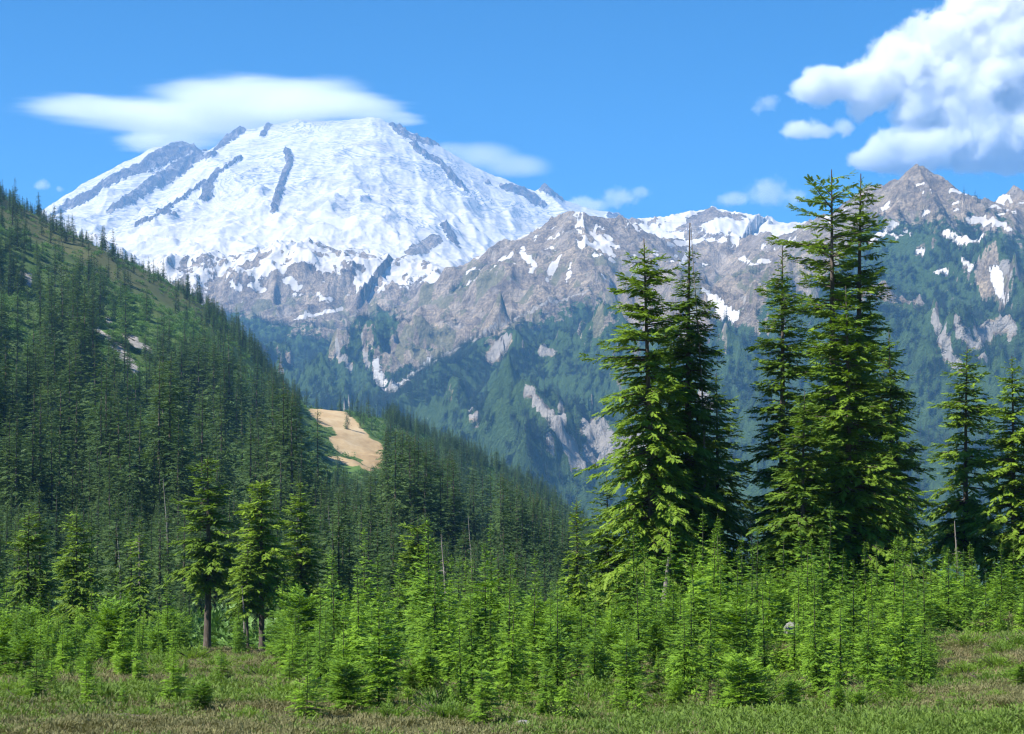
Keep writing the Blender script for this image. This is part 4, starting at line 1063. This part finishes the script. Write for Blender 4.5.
scatter('undergrowth', np.stack([xs_, ys_, zs_ - 0.2], -1), np.stack([sc, sc, sc * rng.uniform(0.7, 1.4, n)], -1), np.stack([np.zeros(n), np.zeros(n), rng.uniform(0, 6.28, n)], -1), rng.integers(0, 3, n), proto_objs(WB))

# ------------------------------------------------------------------ the many smaller seedlings that fill the fir belt between the three hundred larger ones
nq = 760
yq = np.exp(rng.uniform(math.log(15.2), math.log(72), nq)); pq = rng.uniform(-90, 1110, nq)
hq = rng.uniform(18, 62, nq) * np.where(yq < 19, 0.7, 1)
kq = np.where(pq < 300, rng.uniform(0, 1, nq) < np.where(yq < 26, 0.25, 0.7), np.where(pq < 940, True, yq > 34))
kq &= ~(((np.abs(pq - 207) < 18) | (np.abs(pq - 258) < 18)) & (yq < 84) & (yq > 22))
yq, pq, hq = yq[kq], pq[kq], hq[kq]; xq = (pq - 512) / F * yq; zq = bil(ZN, xq, yq, YN, UN); n = len(xq)
sc = hq / F * yq / 3.0; sw = rng.uniform(0.7, 1.05, n)
scatter('seedling_undergrowth', np.stack([xq, yq, zq - 0.02], -1), np.stack([sc * sw, sc * sw, sc], -1), np.stack([rng.uniform(-.06, .06, n), rng.uniform(-.06, .06, n), rng.uniform(0, 6.28, n)], -1), rng.integers(0, 7, n), proto_objs(YNG))

# ------------------------------------------------------------------ woods on the far mountain sides
Nf = 330000
yf = rng.uniform(1320, 6200, Nf); uf = rng.uniform(-0.40, 0.42, Nf); xf = uf * yf
pv_ = sample(veg, xf, yf, YF, U); mv = sample(meadow, xf, yf, YF, U); tl = fbm(xf / 70, yf / 70, 3, 701)
w = pv_ * (1 - 0.75 * mv) * np.clip(0.55 + 1.6 * tl, 0.06, 1) * (yf / 6200)
okf = rng.uniform(0, 1, Nf) < w
xf, yf, uf = xf[okf], yf[okf], uf[okf]; zf = bil(ZF, xf, yf, YF, U)
run = np.maximum.accumulate(ZF / gYF, axis=0)                   # skip what even a raised or sidestepped viewer could not see
vis = (zf + 45) / yf > sample(run, xf, yf, YF, U)
xf, yf, zf = xf[vis], yf[vis], zf[vis]
# a few trees on the crests
n = len(xf); sc = rng.uniform(0.75, 1.35, n) * 23 / 14.0
print('far trees', n, 'mid', len(rest), 'shrubs', len(xs_))
scatter('far_forest', np.stack([xf, yf, zf - 0.5], -1), np.stack([sc * 1.1, sc * 1.1, sc], -1), np.stack([np.zeros(n), np.zeros(n), rng.uniform(0, 6.28, n)], -1), rng.integers(0, 3, n), proto_objs(LOWT))

print('T', round(time.time()-_T0,1))
# ------------------------------------------------------------------ meadow: shrubs, heather, grass, rocks
SB = [(stem_mesh(700 + i, 0.8, 0.7), bush_mesh(700 + i, 0.8, 0.48, 3600, 0.075, M_SHR, 'mid')) for i in range(4)]
SHL = {'left': ('low light green shrub on the meadow at left', 'shrubs on the meadow at left'), 'middle': ('low light green shrub at the front edge of the fir belt', 'shrubs along the front of the fir belt'),
       'right': ('low green shrub at the front foot of the firs below the tallest clump', 'shrubs in front of the right firs'), 'far right': ('low green shrub on the heather beside the dirt path', 'shrubs beside the dirt path')}
k = 0; pl2 = []
while k < 150:
    px = random.uniform(-20, 1044)
    Y = math.exp(random.uniform(math.log(14.3), math.log(60))) if px < 300 else (math.exp(random.uniform(math.log(14.6), math.log(36))) if px < 930 else random.uniform(17, 42))
    x = (px - 512) / F * Y
    if any(abs(x - a) < 0.02 * Y and abs(Y - b) < 0.05 * Y for a, b in pl2): continue
    pl2.append((x, Y)); k += 1
    lab, grp = SHL[region(px)]
    plant('shrub', SB[random.randrange(4)], x, Y, random.uniform(0.25, 0.6) * (0.55 + Y / 45), random.uniform(0, 6.28), lab, 'shrub', grp, parts=('stem', 'foliage'))

def tuft(seed, nb, hgt, spread, mat, wid):
    r = np.random.default_rng(seed); V = []
    for i in range(nb):
        a = r.uniform(0, 6.28); b = r.uniform(0, 6.28); q = r.uniform(0, spread); h = hgt * r.uniform(0.5, 1.1); ln = h * r.uniform(0.2, 0.8)
        o = np.array([math.cos(a) * q, math.sin(a) * q, -0.02]); sd = np.array([-math.sin(b), math.cos(b), 0]) * wid
        tip = o + np.array([math.cos(b) * ln, math.sin(b) * ln, h]); mid = o + np.array([math.cos(b) * ln * .35, math.sin(b) * ln * .35, h * .6])
        V += [o - sd, o + sd, mid + sd * .6, o - sd, mid + sd * .6, mid - sd * .6, mid - sd * .6, mid + sd * .6, tip]
    V = np.array(V); nf = len(V) // 3
    return mesh_arrays('tuft', V, np.arange(len(V)).reshape(-1, 3), False, mat, None, {'tone': np.repeat(r.uniform(0, 1, nb), 3)})
M_GRS = foliage_mat('meadow_grass', (0.150, 0.130, 0.055), (0.38, 0.31, 0.17), 0.2)
M_LSH = foliage_mat('huckleberry_leaves', (0.055, 0.105, 0.018), (0.190, 0.290, 0.045), 0.3)
GP = [(None, tuft(800, 46, 0.17, 0.16, M_GRS, 0.006)), (None, tuft(801, 60, 0.11, 0.2, M_GRS, 0.006)),
      (None, bush_mesh(802, 0.26, 0.12, 380, 0.04, M_HEA, 'mid')), (None, bush_mesh(803, 0.30, 0.14, 420, 0.045, M_HEA, 'mid')),
      (None, bush_mesh(804, 0.28, 0.17, 330, 0.05, M_LSH, 'mid')), (None, bush_mesh(805, 0.26, 0.14, 330, 0.045, M_LSH, 'mid'))]
Ng = 115000
yg = np.exp(rng.uniform(math.log(9), math.log(80), Ng)); ug = rng.uniform(-0.50, 0.50, Ng); xg = ug * yg
typ = fbm(xg / 5, yg / 5, 3, 811) + rng.uniform(-0.38, 0.38, Ng)
okg = (sample(path, xg, yg, YN, UN) < 0.35)
okg &= rng.uniform(0, 1, Ng) < 0.92
xg, yg, typ, ug = xg[okg], yg[okg], typ[okg], ug[okg]
edge_ = np.clip((yg - 17) / 7, -1, 1) * 0.20          # heather in front, leafy ground cover under the young firs
idx = np.where(typ + edge_ < -0.28, rng.integers(0, 2, len(xg)), np.where(typ + edge_ < 0.26, rng.integers(2, 4, len(xg)), rng.integers(4, 6, len(xg))))
zg = bil(ZN, xg, yg, YN, UN); n = len(xg); sc = rng.uniform(0.5, 1.15, n) * (0.42 + yg / 55)
scatter('heather_and_grass', np.stack([xg, yg, zg - 0.01], -1), np.stack([sc, sc, sc * rng.uniform(0.7, 1.2, n)], -1), np.stack([np.zeros(n), np.zeros(n), rng.uniform(0, 6.28, n)], -1), idx, proto_objs(GP))

def stone_mesh(seed, sx_, sy_, sz_, mat):
    import bmesh
    bm = bmesh.new(); bmesh.ops.create_icosphere(bm, subdivisions=4, radius=1)
    r = np.random.default_rng(seed); pl = [(norm(r.normal(size=3)), r.uniform(0.55, 0.85)) for _ in range(11)]
    for v in bm.verts:
        p = np.array(v.co)
        for nn, d in pl:
            e = p @ nn - d
            if e > 0: p = p - nn * e * 0.93
        p = p * (1 + 0.04 * math.sin(p[0] * 9 + seed) * math.cos(p[1] * 11))
        v.co = (p[0] * sx_, p[1] * sy_, p[2] * sz_)
    me = bpy.data.meshes.new('boulder'); bm.to_mesh(me); bm.free(); me.materials.append(mat); return me
s = N('granite'); p = s.objco(); nn_ = s.noise(p, 4, 8, 0.7)
M_STONE = s.surface(s.ramp(nn_, [(0.3, (0.13, 0.125, 0.12)), (0.6, (0.26, 0.25, 0.235)), (0.8, (0.36, 0.345, 0.325))]), 0.9, 0.1, s.bump(nn_, 0.7, 0.06))
def stone(px, Y, sx_, sy_, sz_, seed, label, up=0.3):
    x, y, z = spot(px, Y); o = link('boulder', stone_mesh(seed, sx_, sy_, sz_, M_STONE)); o.location = (x, y, z + sz_ * up); tag(o, label, 'boulder'); return o
stone(795, 33, 0.26, 0.24, 0.30, 3, 'pale grey boulder poking out of the firs below the tallest clump', 1.0)
stone(742, 17, 0.16, 0.14, 0.08, 4, 'small flat pale stone in the heather below the firs at right')
stone(972, 15.2, 0.12, 0.10, 0.06, 5, 'small pale stone at the left end of the dirt path')
stone(1006, 16.6, 0.08, 0.07, 0.05, 6, 'small pale stone lying on the dirt path at right')
stone(520, 15.0, 0.17, 0.15, 0.09, 7, 'small grey stone at the foot of the middle firs')
# a weathered log lying in the heather at left
V, Fc = tube([(-1.0, 0, 0.06), (-0.4, 0.05, 0.09), (0.3, 0.0, 0.07), (1.0, -0.12, 0.05)], [0.10, 0.11, 0.09, 0.05], 12)
Vc = list(V); Vc += [np.array((-1.0, 0, 0.06)), np.array((1.0, -0.12, 0.05))]
me = bpy.data.meshes.new('fallen_log'); me.from_pydata([tuple(v) for v in Vc], [], [tuple(f) for f in Fc] + [((k + 1) % 12, k, 48) for k in range(12)] + [(36 + k, 36 + (k + 1) % 12, 49) for k in range(12)])
me.materials.append(M_BARK)
x, y, z = spot(134, 14.4); o = link('fallen_log', me); o.location = (x, y, z + 0.02); o.scale = (0.28, 0.4, 0.5); o.rotation_euler = (0, 0, -0.15); tag(o, 'weathered brown log lying in the heather at lower left', 'log')
